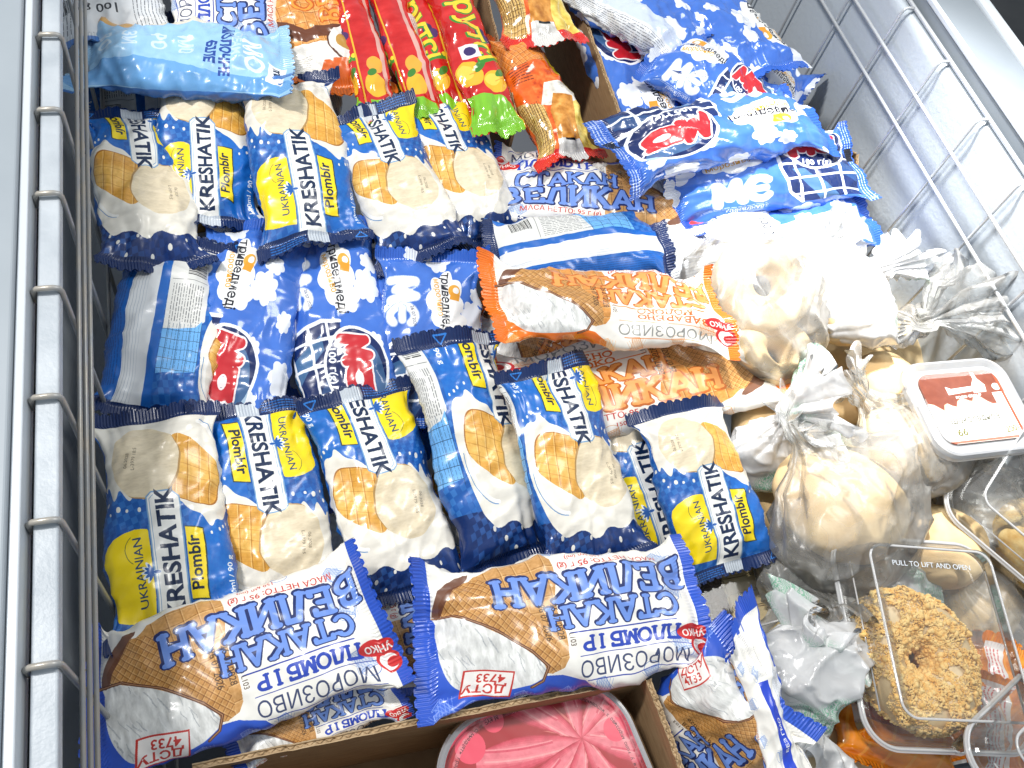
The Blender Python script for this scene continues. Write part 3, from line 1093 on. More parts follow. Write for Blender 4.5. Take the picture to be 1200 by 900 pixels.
def pack(name, kind, p0, p1, label, cat='ice cream', group=None, W=.088, thick=.034, tilt=0, shift=0.0,
         seed=0, fat=0.2, crumple=1.0, curl=(0.2, 0.2), bend=0.0, N=128, K=84, skew=0, seal=.0105, wave=1.0):
    mat, art = F[kind]
    rs = np.random.RandomState(seed * 7 + 11)
    A, B = un(*p0), un(*p1)
    T = (B - A)
    Lw = T.length
    T.normalize()
    S = T.cross(Vector((0, 0, 1))).normalized()
    Nn = S.cross(T).normalized()
    q = Quaternion(T, R(tilt))
    S, Nn = q @ S, q @ Nn
    T, S, Nn = (np.array(v) for v in (T, S, Nn))
    h = thick / 2
    a = W / 2
    cx, cy, per = section(a, h, 2.3, N)
    tt = np.linspace(0, 1, K)
    tt = tt - 0.10 * np.sin(2 * np.pi * tt) / (2 * np.pi) * 3.0 * .5
    tt[0], tt[-1] = 0, 1
    sl = seal / Lw
    s = np.arange(N) / N
    verts = np.zeros((K, N, 3))
    # radial folds at both ends
    folds = [[(rs.rand(), rs.uniform(.008, .028), rs.uniform(.10, .42), rs.uniform(.4, 1.3)) for _ in range(20)] for _ in (0, 1)]
    waves = [(rs.uniform(0, np.pi), rs.uniform(.035, .10), rs.rand() * 6, rs.uniform(.5, 1)) for _ in range(6)]
    arcx = s * per
    aend = per / 4 * .985
    w1, w2, w3 = rs.rand(3) * 6
    crn = rs.uniform(-.034, .040, (2, 2)) * min(1, W / .08)
    skr = rs.uniform(-1.2, 1.2, 2)
    cc = [rs.uniform(-1, 1) * .35 + curl[0] * 1.6, rs.uniform(-1, 1) * .35 + curl[1] * 1.6]
    for i, t in enumerate(tt):
        e = 0 if t < .5 else 1
        dd = min(t, 1 - t) - sl
        qd = max(dd, 0) / (.5 - sl)
        f = (1 - (1 - qd) ** 3.4) ** .62 if qd > 0 else 0
        f *= 1 + fat * (t - .5) * (1 if qd > .0 else 0)
        aa = a + (aend - a) * max(0, (1 - min(f, 1))) ** 1.4
        aa *= 1 - .05 * math.exp(-((qd - .28) / .16) ** 2)
        hh = max(h * f, .0006)
        x = cx * aa
        y = cy * hh
        # flatter underside
        y = np.where(y < 0, y * .8, y)
        d = np.zeros(N)
        for (u, w_, ln, am) in folds[e]:
            du = np.abs((s - u + .5) % 1 - .5)
            d -= am * .0030 * np.exp(-(du / (w_ * (1 + 1.2 * qd))) ** 2) * math.exp(-qd / ln)
        yy = t * Lw
        for (an, wl, ph, am) in waves:
            k = 2 * math.pi / wl
            arg = k * (np.cos(an) * arcx + math.sin(an) * yy) + ph + 1.1 * np.sin(2 * math.pi * yy / .07 + 2 * math.pi * s * 2 + ph)
            d += am * .0013 * ((1 - np.abs(np.sin(arg))) ** 1.7 - .35)
        d += .0016 * np.sin(2 * np.pi * s * 2 + w1 + 3 * yy / .06) + .0012 * np.sin(2 * np.pi * s * 3 + w2 - 5 * yy / .08)
        d *= crumple * min(1, hh / .007)
        nrm = np.stack([cx / a, cy / h * 1.0], 1)
        nrm /= np.maximum(np.linalg.norm(nrm, axis=1, keepdims=True), 1e-6)
        x = x + nrm[:, 0] * d
        y = y + nrm[:, 1] * d
        # lift/curl of the ends, wavy seal
        g = 1 - min(1, (min(t, 1 - t)) / .16)
        sx_ = x / aa
        off = wave * g * (.0060 * np.sin(sx_ * 3.0 + w1 + e * 2) + .0028 * np.sin(sx_ * 8 + w2 + e)) + g * (crn[e][0] * np.maximum(0, sx_ - .45) ** 1.5 + crn[e][1] * np.maximum(0, -sx_ - .45) ** 1.5) + cc[e] * .012 * g ** 1.6
        ben = bend * (4 * t * (1 - t) - .5) * .02
        along = t * Lw + np.zeros(N)
        along += (.0025 * np.sin(sx_ * 2.4 + w3 + e * 3) + (skew + skr[e]) * sx_ * .006) * (1 if e else -1) * g
        if i == 0 or i == K - 1:
            along += np.where(np.arange(N) % 4 < 2, .0013, -.0008) * (1 if e else -1)
            pass
        P = np.array(A)[None] + T[None] * along[:, None] + S[None] * x[:, None] + Nn[None] * (y + off + ben)[:, None]
        verts[i] = P
    verts = verts.reshape(-1, 3)
    ctr = (A + B) / 2
    verts = verts - np.array(ctr)
    s2 = np.arange(N + 1) / N
    idx = np.arange(K)[:, None] * N + np.arange(N)[None]
    nxt = np.roll(idx, -1, axis=1)
    f = np.stack([idx[:-1], idx[1:], nxt[1:], nxt[:-1]], -1).reshape(-1, 4)
    me = bpy.data.meshes.new(name)
    me.from_pydata(verts.tolist(), [], f.tolist())
    ul = me.uv_layers.new(name='UVMap')
    su = np.broadcast_to(s2[None, :-1], (K - 1, N))
    su1 = np.broadcast_to(s2[None, 1:], (K - 1, N))
    tv0 = np.broadcast_to(tt[:-1, None], (K - 1, N))
    tv1 = np.broadcast_to(tt[1:, None], (K - 1, N))
    uu = lambda z: .5 + (.25 - z) + shift
    uv = np.stack([np.stack([uu(su), tv0], -1), np.stack([uu(su), tv1], -1), np.stack([uu(su1), tv1], -1), np.stack([uu(su1), tv0], -1)], 2).reshape(-1, 2)
    ul.data.foreach_set('uv', uv.astype(np.float32).ravel())
    me.materials.append(mat)
    me.shade_smooth()
    o = bpy.data.objects.new(name, me)
    col.objects.link(o)
    o.location = ctr
    return tag(o, label, cat, group)

# ------------------------------------------------------------------ the freezer
XL, XR, ZR = -0.110, 0.702, 0.178
Y0, Y1 = -0.35, 1.75
FZ = empty('chest_freezer', (0.3, 0.7, -0.45), 'grey white chest freezer with embossed inner walls, open at the top', 'freezer')


def fz_part(name, boxes, mat, bevel=0.0):
    bm = bmesh.new()
    for lo, hi in boxes:
        add_box(bm, lo, hi)
    if bevel:
        bmesh.ops.bevel(bm, geom=list(bm.edges), offset=bevel, segments=3, affect='EDGES', profile=.5)
    return keep(bm_obj(name, bm, mat, None, smooth=False), FZ)


fz_part('inner_bottom', [((XL - .06, Y0, -.47), (XR + .06, Y1, -.45))], M['floor'])


def wall_sheet(name, x0, zt, zb, lean, sgn):
    """embossed liner wall with a rounded shoulder"""
    ys = np.linspace(Y0, Y1, 24)
    prof = [(x0 + sgn * .020, zt), (x0 + sgn * .0095, zt - .0003), (x0 + sgn * .004, zt - .0022), (x0 + sgn * .001, zt - .006), (x0, zt - .012), (x0, zt - .06), (x0 + sgn * lean, zb)]
    vs, fs = [], []
    for y in ys:
        for px_, pz in prof:
            vs.append((px_, y, pz))
    k = len(prof)
    for i in range(len(ys) - 1):
        for j in range(k - 1):
            fs.append((i * k + j, (i + 1) * k + j, (i + 1) * k + j + 1, i * k + j + 1))
    o = mesh_obj(name, vs, fs, M['liner'], None)
    return keep(o, FZ)


wall_sheet('liner_wall', XR, ZR, -.45, .0, 1)
wl = wall_sheet('liner_wall', XL - .034, ZR - .03, -.45, .0, -1)
fz_part('liner_wall', [((XL - .06, Y1 - .02, -.45), (XR + .06, Y1, ZR - .01))], M['liner'])
fz_part('liner_wall', [((XL - .06, Y0, -.45), (XR + .06, Y0 + .02, ZR - .01))], M['liner'])
# left rim, from inside out: white ledge, dark slot, bright strip, grey rail
fz_part('ledge', [((-.1240, Y0, .168), (XL - .0005, Y1, ZR + .001))], M['ledge'], .0015)
fz_part('slot', [((-.1275, Y0, .15), (-.1254, Y1, .166))], M['slot'])
fz_part('rail_edge', [((-.1335, Y0, .15), (-.1277, Y1, .190))], M['rail_edge'], .001)
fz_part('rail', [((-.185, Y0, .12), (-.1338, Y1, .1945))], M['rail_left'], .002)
fz_part('outer_panel', [((-.19, Y0, -.5), (-.186, Y1, .12))], M['rail_edge'])
# right rim
fz_part('slot', [((.7110, Y0, .15), (.7130, Y1, .168))], M['slot'])
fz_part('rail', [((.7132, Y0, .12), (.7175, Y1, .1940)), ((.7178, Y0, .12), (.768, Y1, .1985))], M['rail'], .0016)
fz_part('rail_edge', [((.7120, Y0, .1942), (.7175, Y1, .2005))], M['rail_edge'], .0015)
fz_part('rail_edge', [((.7682, Y0, .10), (.782, Y1, .204))], M['rail_edge'], .004)
fz_part('outer_panel', [((.776, Y0, -.5), (.781, Y1, .10))], M['rail_edge'])
fl = bmesh.new()
add_box(fl, (-3, -3, -.72), (6, 6, -.70))
tag(bm_obj('shop_floor', fl, M['dark_floor']), kind='structure')

# wire baskets: rods along the freezer and hooked uprights
hy = [.82 + .0815 * 9 - i * .0815 - .013 for i in range(-1, 22)]


def basket(side):
    xw = XL + .001 if side < 0 else .6955
    t = empty('wire_basket', (xw, .5, -.3),
              'grey wire basket hooked over the ledge along the left wall' if side < 0 else 'white coated wire basket hooked over the embossed right wall', 'basket')
    zs = (.144, .124, .104, .02, -.08, -.2, -.3) if side < 0 else (.140, .102, -.04, -.12, -.2, -.3)
    for i, z in enumerate(zs):
        r = .0017 if side < 0 else (.0019 if i < 2 else .0015)
        x = xw + (0.0035 if side < 0 else -.0035)
        keep(tube('rod', [(x, Y0 + .03, z), (x, .7, z + .0008), (x, Y1 - .03, z)], r, M['wire_dull' if side < 0 else 'wire']), t)
    if side > 0:
        keep(tube('rod', [(.7095, Y0 + .03, .1815), (.7095, Y1 - .03, .1815)], .0022, M['wire']), t)
    first = None
    for k, y in enumerate(hy):
        yy = y if side < 0 else y + .0425
        if first is None:
            yb = 0
            if side < 0:
                pts = [(-.1262, 0, .170), (-.1258, 0, .1805), (-.1235, 0, .1830), (-.1135, 0, .1832), (-.1105, 0, .1822), (-.1092, 0, .179), (xw, 0, .170), (xw, 0, .05), (xw, .0, -.3)]
            else:
                pts = [(.7090, 0, .1818), (.7000, 0, .1818), (.6978, 0, .1806), (.6962, 0, .178), (.6956, 0, .173), (xw, 0, .05), (xw, 0, -.3)]
            first = keep(tube('upright', pts, .0019 if side < 0 else .0016, M['wire_dull' if side < 0 else 'wire']), t)
            first.location = (0, yy, 0)
        else:
            c = first.copy()
            col.objects.link(c)
            c.location = (0, yy, 0)
    return t


basket(-1)
basket(1)


# ------------------------------------------------------------------ cardboard
def card_wall(name, a, b, h, thick, parent, seed=0, torn=.002, n=140, edge=True):
    """an upright cardboard sheet between a and b (top line), h deep, with a torn fluted top"""
    rs = np.random.RandomState(seed)
    a, b = Vector(a), Vector(b)
    d = (b - a)
    Ln = d.length
    dn = d.normalized()
    o_ = Vector((-dn.y, dn.x, 0)).normalized() * thick
    nz = np.convolve(rs.randn(n + 12), np.ones(5) / 5, 'same')[6:-6] * torn + np.convolve(rs.randn(n + 60), np.ones(25) / 25, 'same')[30:-30] * torn * 3
    nz2 = nz + rs.randn(n) * torn * .35
    vs, fs = [], []
    for i in range(n):
        t = i / (n - 1)
        p = a + d * t
        for (off, zz) in ((0, nz[i]), (.18, nz[i] - .0006), (.3, nz[i] - .0018), (.7, nz2[i] - .0018), (.82, nz2[i] - .0004), (1, nz2[i])):
            vs.append(p + o_ * off + Vector((0, 0, zz)))
        vs.append(p + o_ + Vector((0, 0, -h)))
        vs.append(p + Vector((0, 0, -h)))
    for i in range(n - 1):
        for j in range(8):
            fs.append((i * 8 + j, i * 8 + (j + 1) % 8, (i + 1) * 8 + (j + 1) % 8, (i + 1) * 8 + j))
    fs.append(tuple(range(8)))
    fs.append(tuple((n - 1) * 8 + j for j in range(8))[::-1])
    o = mesh_obj(name, vs, fs, M['card'], None, smooth=False)
    o.data.materials.append(M['card_edge'])
    mi = []
    for p in o.data.polygons:
        mi.append(1 if (p.index < (n - 1) * 8 and p.index % 8 < 5) else 0)
    o.data.polygons.foreach_set('material_index', mi)
    keep(o, parent)
    # corrugation seen in the torn edge
    if edge:
        pts = []
        m = int(Ln / .0016)
        for i in range(m):
            t = i / (m - 1)
            k = min(n - 1, int(t * n))
            pts.append(a + d * t + o_ * (.5 + .26 * math.sin(i * math.pi / 2)) + Vector((0, 0, (nz[k] + nz2[k]) / 2 - .0006)))
        w = mesh_obj('flute', *ribbon(pts, .004), M['card_edge'], None, smooth=False)
        keep(w, parent)
    return o


def ribbon(pts, h):
    vs, fs = [], []
    for p in pts:
        vs += [p, p - Vector((0, 0, h))]
    for i in range(len(pts) - 1):
        fs.append((2 * i, 2 * i + 1, 2 * i + 3, 2 * i + 2))
    return vs, fs


zb = .035
cb = empty('cardboard_box', (.13, .05, -.08), 'open brown cardboard box with torn top edge, holding the pink ice cream tub', 'cardboard box')
ca, cm, ce = un(225, 903, zb), un(757, 797, zb), un(800, 912, zb)
card_wall('side_panel', ca, cm, .12, .0045, cb, 3, .0016)
ext = cm + (ce - cm) * 2.2
card_wall('side_panel', cm, ext, .12, .0045, cb, 5, .0016)
cl_ = ca + (ext - cm)
card_wall('side_panel', ext, cl_, .12, .0045, cb, 6, .0016)
card_wall('side_panel', cl_, ca, .12, .0045, cb, 7, .0016)
bmx = bmesh.new()
vsx = [bmx.verts.new(v - Vector((0, 0, .117))) for v in (ca, cm, ext, cl_)]
bmx.faces.new(vsx)
keep(bm_obj('bottom_panel', bmx, M['card']), cb)

# upper box that holds the fruit sticks and glossy orange packs
ub = empty('cardboard_box', (.28, .95, -.03), 'brown cardboard box at the back holding red fruit sticks and orange packs', 'cardboard box')
u1, u2 = un(652, -60, .075), un(737, 168, .075)
card_wall('side_panel', u1 + (u1 - u2) * .6, u2, .11, .004, ub, 9, .0012)
w1, w2 = un(556, -60, .07), un(604, 140, .07)
card_wall('divider', w1, w2, .09, .003, ub, 10, .0014)
card_wall('side_panel', un(598, 182, .02), u2 - Vector((0, 0, .03)), .07, .003, ub, 11, .0012)
bxc = empty('cardboard_box', (.66, .70, -.06), 'white edged cardboard tray squeezed between the blue packs and the right wall', 'cardboard box')
card_wall('side_panel', un(948, 166, .035), un(1004, 180, .045), .09, .003, bxc, 12, .001, 60)
card_wall('side_panel', un(1004, 180, .045), un(1000, 232, .03), .09, .003, bxc, 13, .001, 60)
card_wall('side_panel', un(895, 55, .0), un(945, 165, .0), .08, .003, bxc, 14, .001, 60)

# ------------------------------------------------------------------ the packs
GK = 'blue and yellow plombir ice cream packs'
GM = 'blue cloud patterned ice cream packs'
GV = 'large cream and blue cup ice cream packs'
GO = 'orange and white cup ice cream packs'
GS = 'red fruit ice sticks'
GD = 'dark filler'
K = dict(W=.087, thick=.033)
P = pack
# front row, left to right
P('ice_cream_pack', 'k', (213, 752, .02), (180, 478, .045), 'plombir pack at the left of the front row, scoop at its top, half in shade', group=GK, seed=1, tilt=4, **K)
P('ice_cream_pack', 'kb', (292, 474, .03), (342, 722, .0), 'plombir pack with broad yellow panel at upper right, second in the front row', group=GK, seed=2, tilt=-3, **K)
P('ice_cream_pack', 'kc', (412, 458, .03), (492, 706, .0), 'plombir pack third in the front row, golden cup at its left', group=GK, seed=3, tilt=-2, skew=-1, **K)
P('ice_cream_pack', 'kc', (522, 392, .055), (600, 668, .0), 'plombir pack turned on its side showing a white barcode panel', group=GK, seed=4, tilt=-8, shift=.135, W=.082, thick=.04)
P('ice_cream_pack', 'kc', (636, 424, .06), (704, 668, .02), 'plombir pack with crumpled upper seal and golden cone, in the middle of the front row', group=GK, seed=5, tilt=-6, shift=.04, **K)
P('ice_cream_pack', 'k', (788, 668, -.01), (700, 440, .02), 'plombir pack mostly hidden between two others, only its right strip showing', group=GK, seed=6, tilt=-8, shift=-.04, **K)
P('ice_cream_pack', 'k', (862, 672, .015), (790, 474, .045), 'plombir pack at the right end of the front row, beside the bagged bun', group=GK, seed=7, tilt=3, W=.088, thick=.038)
P('ice_cream_pack', 'kc', (520, 470, -.03), (610, 700, -.03), 'plombir pack lying low under the barcode one, only its end showing', group=GK, seed=8, **K)
# top row, left to right
P('ice_cream_pack', 'kc', (156, 132, .05), (184, 318, .05), 'plombir pack at the left end of the top row, beside the wire basket', group=GK, seed=9, tilt=-14, shift=.0, W=.084, thick=.036)
P('ice_cream_pack', 'k', (250, 272, .035), (238, 78, .06), 'plombir pack second from the left in the top row, overlapped by its neighbour', group=GK, seed=10, tilt=6, shift=.02, W=.084, thick=.036)
P('ice_cream_pack', 'k', (372, 292, .05), (332, 90, .07), 'plombir pack third in the top row, full name strip and scoop in view', group=GK, seed=11, tilt=2, W=.090, thick=.038)
P('ice_cream_pack', 'kc', (430, 128, .07), (500, 306, .04), 'plombir pack with level golden cone, fourth in the top row', group=GK, seed=12, tilt=4, W=.083, thick=.037)
P('ice_cream_pack', 'kc', (500, 116, .06), (578, 290, .03), 'plombir pack at the right end of the top row, below the lime ended fruit stick', group=GK, seed=13, tilt=-2, W=.083, thick=.037)
P('ice_cream_pack', 'k', (300, 250, .0), (420, 310, .0), 'plombir pack lying low between the top row and the cloud packs', group=GK, seed=14, shift=.2, **K)
P('ice_cream_pack', 'k', (250, 330, -.01), (210, 250, .0), 'plombir pack tucked low under the second of the top row', group=GK, seed=15, shift=.1, **K)
# backs
P('ice_cream_pack', 'k', (212, 284, .035), (178, 494, .03), 'plombir pack lying face down beside the wire basket, striped seam and table showing', group=GK, seed=16, shift=.41, tilt=-4, **K)
P('ice_cream_pack', 'k', (572, 305, .045), (782, 280, .045), 'plombir pack lying face down above the orange pack, white seam across it', group=GK, seed=17, shift=.46, tilt=4, W=.078, thick=.036)
# cloud packs, middle row
P('ice_cream_pack', 'm', (262, 506, .015), (308, 262, .035), 'cloud pack at the left of the middle row, orange sign and red letters', group=GM, seed=18, shift=.12, tilt=2, W=.088, thick=.034)
P('ice_cream_pack', 'm', (418, 500, .01), (378, 268, .03), 'cloud pack with shiny dark window print, second in the middle row', group=GM, seed=19, shift=.03, tilt=-10, W=.086, thick=.034)
P('ice_cream_pack', 'm', (478, 510, .0), (446, 290, .02), 'cloud pack almost hidden behind the third of the middle row', group=GM, seed=20, shift=-.0, W=.086, thick=.034)
P('ice_cream_pack', 'm', (503, 508, .005), (505, 298, .04), 'cloud pack at the right of the middle row, crimped seal at its upper end', group=GM, seed=21, shift=.0, W=.092, thick=.034)
P('ice_cream_pack', 'm', (345, 500, -.03), (350, 290, -.03), 'cloud pack lying low between two cloud packs of the middle row', group=GM, seed=22, shift=.3, **K)
# top right cloud packs
P('ice_cream_pack', 'm', (700, 20, .06), (795, 186, .05), 'cloud pack with a badge and orange sign, against the cardboard flap', group=GM, seed=23, shift=.06, W=.092, thick=.04)
P('ice_cream_pack', 'm', (655, -40, .09), (822, 62, .09), 'crumpled pale cloud pack at the top edge, above the badge pack', group=GM, seed=24, shift=.35, W=.10, thick=.05, crumple=1.8)
P('ice_cream_pack', 'm', (780, -40, .09), (905, 90, .09), 'glossy cloud pack at the top edge, nearest the right wall', group=GM, seed=25, shift=.22, W=.10, thick=.04, crumple=1.5)
P('ice_cream_pack', 'm', (900, 140, .075), (770, 55, .09), 'cloud pack with puffy white letters, behind the large crumpled one', group=GM, seed=26, shift=.02, W=.10, thick=.045, crumple=1.4)
P('ice_cream_pack', 'm', (845, 70, .04), (942, 120, .04), 'cloud pack pushed against the right wall with only a corner showing', group=GM, seed=27, shift=.04, W=.09, thick=.04)
P('ice_cream_pack', 'm', (716, 178, .095), (955, 138, .085), 'large crumpled cloud pack with a red lettered badge, lying across the others', group=GM, seed=28, shift=.05, W=.082, thick=.045, crumple=1.6, bend=.4)
P('ice_cream_pack', 'm', (1004, 192, .055), (778, 226, .06), 'cloud pack with white grid print lying along the top of the bagged donuts', group=GM, seed=29, shift=-.04, W=.078, thick=.042, tilt=-20)
P('ice_cream_pack', 'm', (850, 300, .03), (1015, 252, .03), 'pale pack washed out by the light, behind the bagged donut', group=GM, seed=30, shift=.45, W=.08, thick=.035)
P('ice_cream_pack', 'l', (735, 310, .03), (930, 262, .04), 'white small print pack between the grid pack and the bagged donut', seed=31, shift=.0, W=.08, thick=.034)
# blue cup packs
P('ice_cream_pack', 'v', (446, 717, .045), (100, 837, .04), 'large cream cup pack at the lower left with upside down blue lettering', group=GV, seed=32, W=.098, thick=.040, tilt=0, shift=.015, fat=-.1, skew=-1.2, curl=(1.0, .1))
P('ice_cream_pack', 'v', (818, 706, .04), (484, 754, .04), 'large cream cup pack behind the cardboard box, red number stamp on its ice cream', group=GV, seed=33, W=.100, thick=.042, tilt=-4, shift=.0, fat=-.1, crumple=1.3)
P('ice_cream_pack', 'v', (575, 214, .035), (822, 240, .04), 'cream cup pack behind the face down pack, blue lettering the right way up', group=GV, seed=34, W=.092, thick=.04, crumple=1.3, tilt=0)
P('ice_cream_pack', 'v', (388, 590, -.035), (425, 815, -.02), 'blue cup pack standing low behind the lower left one, only its right edge showing', group=GV, seed=35, W=.095, thick=.036, shift=.28)
P('ice_cream_pack', 'v', (470, 650, -.02), (500, 815, -.015), 'cup pack under the one with the red stamp, its cream and blue end showing', group=GV, seed=36, W=.09, thick=.03, shift=.1)
P('ice_cream_pack', 'v', (772, 905, -.055), (893, 806, .072), 'cup pack right of the cardboard box, standing steeply with a red stamp in view', group=GV, seed=37, W=.094, thick=.042, shift=.02, crumple=1.7, curl=(0, -1))
P('ice_cream_pack', 'v', (932, 925, .045), (862, 728, .075), 'narrow folded blue and white pack end pointing up, right of the cardboard box', group=GV, seed=82, W=.034, thick=.016, shift=.42, crumple=1.2, skew=3)
P('ice_cream_pack', 'v', (462, 795, .02), (262, 866, .02), 'cup pack wedged low between the lower left pack and the cardboard', group=GV, seed=38, W=.05, thick=.025, shift=.08)
# orange cup packs
P('ice_cream_pack', 'vo', (848, 368, .075), (568, 354, .075), 'orange and white cup pack on top, upside down lettering and folded left end', group=GO, seed=39, W=.077, thick=.040, tilt=0, crumple=1.4, curl=(0, .4))
P('ice_cream_pack', 'vo', (590, 478, .02), (905, 418, .03), 'orange lettered waffle pack lying under the top orange one, orange right end', group=GO, seed=40, W=.098, thick=.04, shift=.02, tilt=0)
P('ice_cream_pack', 'vo', (740, 470, .0), (548, 376, .0), 'orange cup pack lying lowest, only its waffle end showing', group=GO, seed=41, W=.09, thick=.036)
P('ice_cream_pack', 'wo', (398, 108, .06), (350, -70, .08), 'orange waffle pack at the top edge with a white and orange folded end', seed=42, W=.10, thick=.045, crumple=1.4)
# top left
P('ice_cream_pack', 'lb', (342, 78, .085), (92, 66, .07), 'pale blue pack lying crosswise at the top left, lettering upside down', seed=43, W=.094, thick=.042, tilt=0, shift=-.03, crumple=1.3)
P('ice_cream_pack', 'l', (110, -70, .06), (135, 50, .075), 'white small print pack at the top left corner', seed=44, W=.11, thick=.03, shift=.0)
P('ice_cream_pack', 'v', (268, 60, .07), (262, -120, .09), 'white cup pack with a red swirl badge at the top edge', group=GV, seed=45, W=.105, thick=.04, shift=.0)
P('ice_cream_pack', 'k', (160, 172, .0), (150, 20, .02), 'grey shaded pack showing its back under the pale blue pack', seed=46, W=.095, thick=.03, shift=.4)
P('ice_cream_pack', 'v', (345, 160, .01), (380, 0, .02), 'pack hidden under the orange waffle pack with a sliver of small print', group=GV, seed=47, W=.08, thick=.03, shift=.5)
# sticks
ST = dict(W=.040, thick=.026, N=80, crumple=.8)
P('ice_stick_pack', 's', (448, 148, .06), (394, -60, .09), 'red fruit stick at the left of the four, orange fruit at its lower end', 'ice lolly', GS, seed=50, shift=.34, **ST)
P('ice_stick_pack', 's', (506, 146, .06), (432, -60, .09), 'red fruit stick second from the left, white printed panel on its back', 'ice lolly', GS, seed=51, shift=.40, **ST)
P('ice_stick_pack', 's', (545, 148, .055), (468, -60, .085), 'red fruit stick third from the left, its yellow fruit in a narrow strip', 'ice lolly', GS, seed=52, shift=.2, **ST)
P('ice_stick_pack', 's', (586, 156, .07), (505, -60, .10), 'red fruit stick with yellow lettering and lime green lower end', 'ice lolly', GS, seed=53, shift=.0, W=.048, thick=.028, N=80)
P('ice_stick_pack', 's', (490, 140, .01), (440, -60, .03), 'red fruit stick lying beneath the others', 'ice lolly', GS, seed=54, shift=.1, **ST)
P('cone_pack', 'oc', (672, 192, .055), (592, 40, .07), 'glossy orange pack with yellow base, inside the cardboard box', 'ice cream', 'glossy orange packs', seed=55, W=.062, thick=.050, crumple=1.2)
P('cone_pack', 'oc', (640, 56, .09), (575, -110, .10), 'glossy orange pack with red crimped end at the top edge', 'ice cream', 'glossy orange packs', seed=56, W=.078, thick=.044, crumple=1.2)
# packs seen deep in the gaps
for i, (x0, y0, x1, y1, z, lb_) in enumerate(((380, 620, 470, 820, -.1, 'blue pack deep in the black gap between the two large cream packs'), (330, 380, 460, 560, -.09, 'cloud pack deep under the middle row above the second plombir pack'), (540, 560, 700, 700, -.09, 'blue pack deep under the barcode plombir pack'), (640, 600, 820, 700, -.09, 'cloud pack deep behind the cake box'), (500, 200, 620, 330, -.07, 'blue pack deep beside the face down pack above the orange one'), (700, 120, 820, 220, -.04, 'cloud pack deep in the gap at the end of the cardboard flap'))):
    P('ice_cream_pack', 'k' if i % 2 else 'm', (x0, y0, z), (x1, y1, z), lb_, seed=60 + i, shift=.1 * i, N=64, K=44, **K)
# ------------------------------------------------------------------ plastic bags and baked things
M['dough'] = simple('pale_dough', (0.68, 0.46, 0.22), 0.55, bump=(60, 0.4, 0.002, 5), var=(22, (0.80, 0.62, 0.36), 0.35, 0.7), spec=0.35)
M['donut_white'] = simple('glazed_dough', (0.66, 0.47, 0.24), 0.4, bump=(45, 0.3, 0.002, 4), var=(30, (0.78, 0.62, 0.38), 0.35, 0.65))
M['crumb'] = simple('toasted_crumb', (0.86, 0.49, 0.125), 0.7, bump=(500, 0.4, 0.0008, 3), var=(140, (1.0, 0.77, 0.36), 0.3, 0.7), spec=0.25)
M['green_print'] = simple('green_print', (0.25, 0.66, 0.42), 0.5)


def warp(p, seed, amp, sc_):
    v = Vector((p[0] * sc_ + seed * 3.1, p[1] * sc_ - seed * 1.7, p[2] * sc_ + seed))
    return mnoise.noise_vector(v) * amp


def ridged(p, seed, sc_):
    v = Vector((p[0] * sc_ + seed * 5.3, p[1] * sc_ + seed * 2.1, p[2] * sc_))
    return (1 - abs(mnoise.noise(v))) ** 4


def plastic_bag(label, body, r, neck, knot, tail, seed, mat='bag', flare=.05, group=None, N=150, K=110, rz=.8, wr=1.0, name='plastic_bag'):
    """a thin bag: swollen body, gathered neck, knot, flared tail; all real surface"""
    body, neck, knot, tail = (Vector(p) for p in (body, neck, knot, tail))
    far = body + (body - neck).normalized() * r * .97
    axis = (neck - far)
    pts = [far, body, neck, knot, tail]
    Ls = [0]
    for i in range(4):
        Ls.append(Ls[-1] + (pts[i + 1] - pts[i]).length)
    tot = Ls[-1]
    Ls = [l / tot for l in Ls]
    rs = random.Random(seed)

    def cen(t):
        for i in range(4):
            if t <= Ls[i + 1] or i == 3:
                k = (t - Ls[i]) / max(Ls[i + 1] - Ls[i], 1e-6)
                return pts[i].lerp(pts[i + 1], min(k, 1)), i, k
    vs, fs = [], []
    up = Vector((0, 0, 1))
    nf = rs.randint(9, 13)
    for i in range(K):
        t = i / (K - 1)
        c, seg, k = cen(t)
        T = (cen(min(t + .02, 1))[0] - cen(max(t - .02, 0))[0]).normalized()
        A = T.cross(up).normalized()
        B = A.cross(T).normalized()
        if seg == 0: rr = r * math.sqrt(max(1 - (1 - k) ** 2, 0)); g = .15 * (1 - k) ** 2
        elif seg == 1: rr = .009 + (r - .009) * (math.cos(k * math.pi) * .5 + .5) ** .9; g = k * 1.0
        elif seg == 2: rr = .009 + .002 * math.sin(k * math.pi); g = 1
        else: rr = .008 + flare * k ** .8; g = 1
        for j in range(N):
            a = 2 * math.pi * j / N
            fold = g * (abs(math.sin(a * nf / 2 + 2.2 * math.sin(a + seed) + t * 2)) - .55) * (.5 if seg < 2 else .65)
            x = math.cos(a) * rr * (1 + fold)
            y = math.sin(a) * rr * rz * (1 + fold)
            p = c + A * x + B * y
            if rr > .004:
                n = (A * math.cos(a) + B * math.sin(a))
                p += warp(p, seed, .011 * wr, 16)
                d = ridged(p, seed, 22) * .0065 + ridged(p, seed + 3, 50) * .0025
                p += n * (d - .004) * wr
                if seg == 3: p += n * 0.004 * k * math.sin(a * 9 + seed) + T * (.010 * k * math.sin(a * 5 + seed * 2) + .004 * k * math.sin(a * 13))
            vs.append(p)
    for i in range(K - 1):
        for j in range(N):
            fs.append((i * N + j, (i + 1) * N + j, (i + 1) * N + (j + 1) % N, i * N + (j + 1) % N))
    o = mesh_obj(name, [v - body for v in vs], fs, M[mat], None)
    o.location = body
    return tag(o, label, 'plastic bag', group)


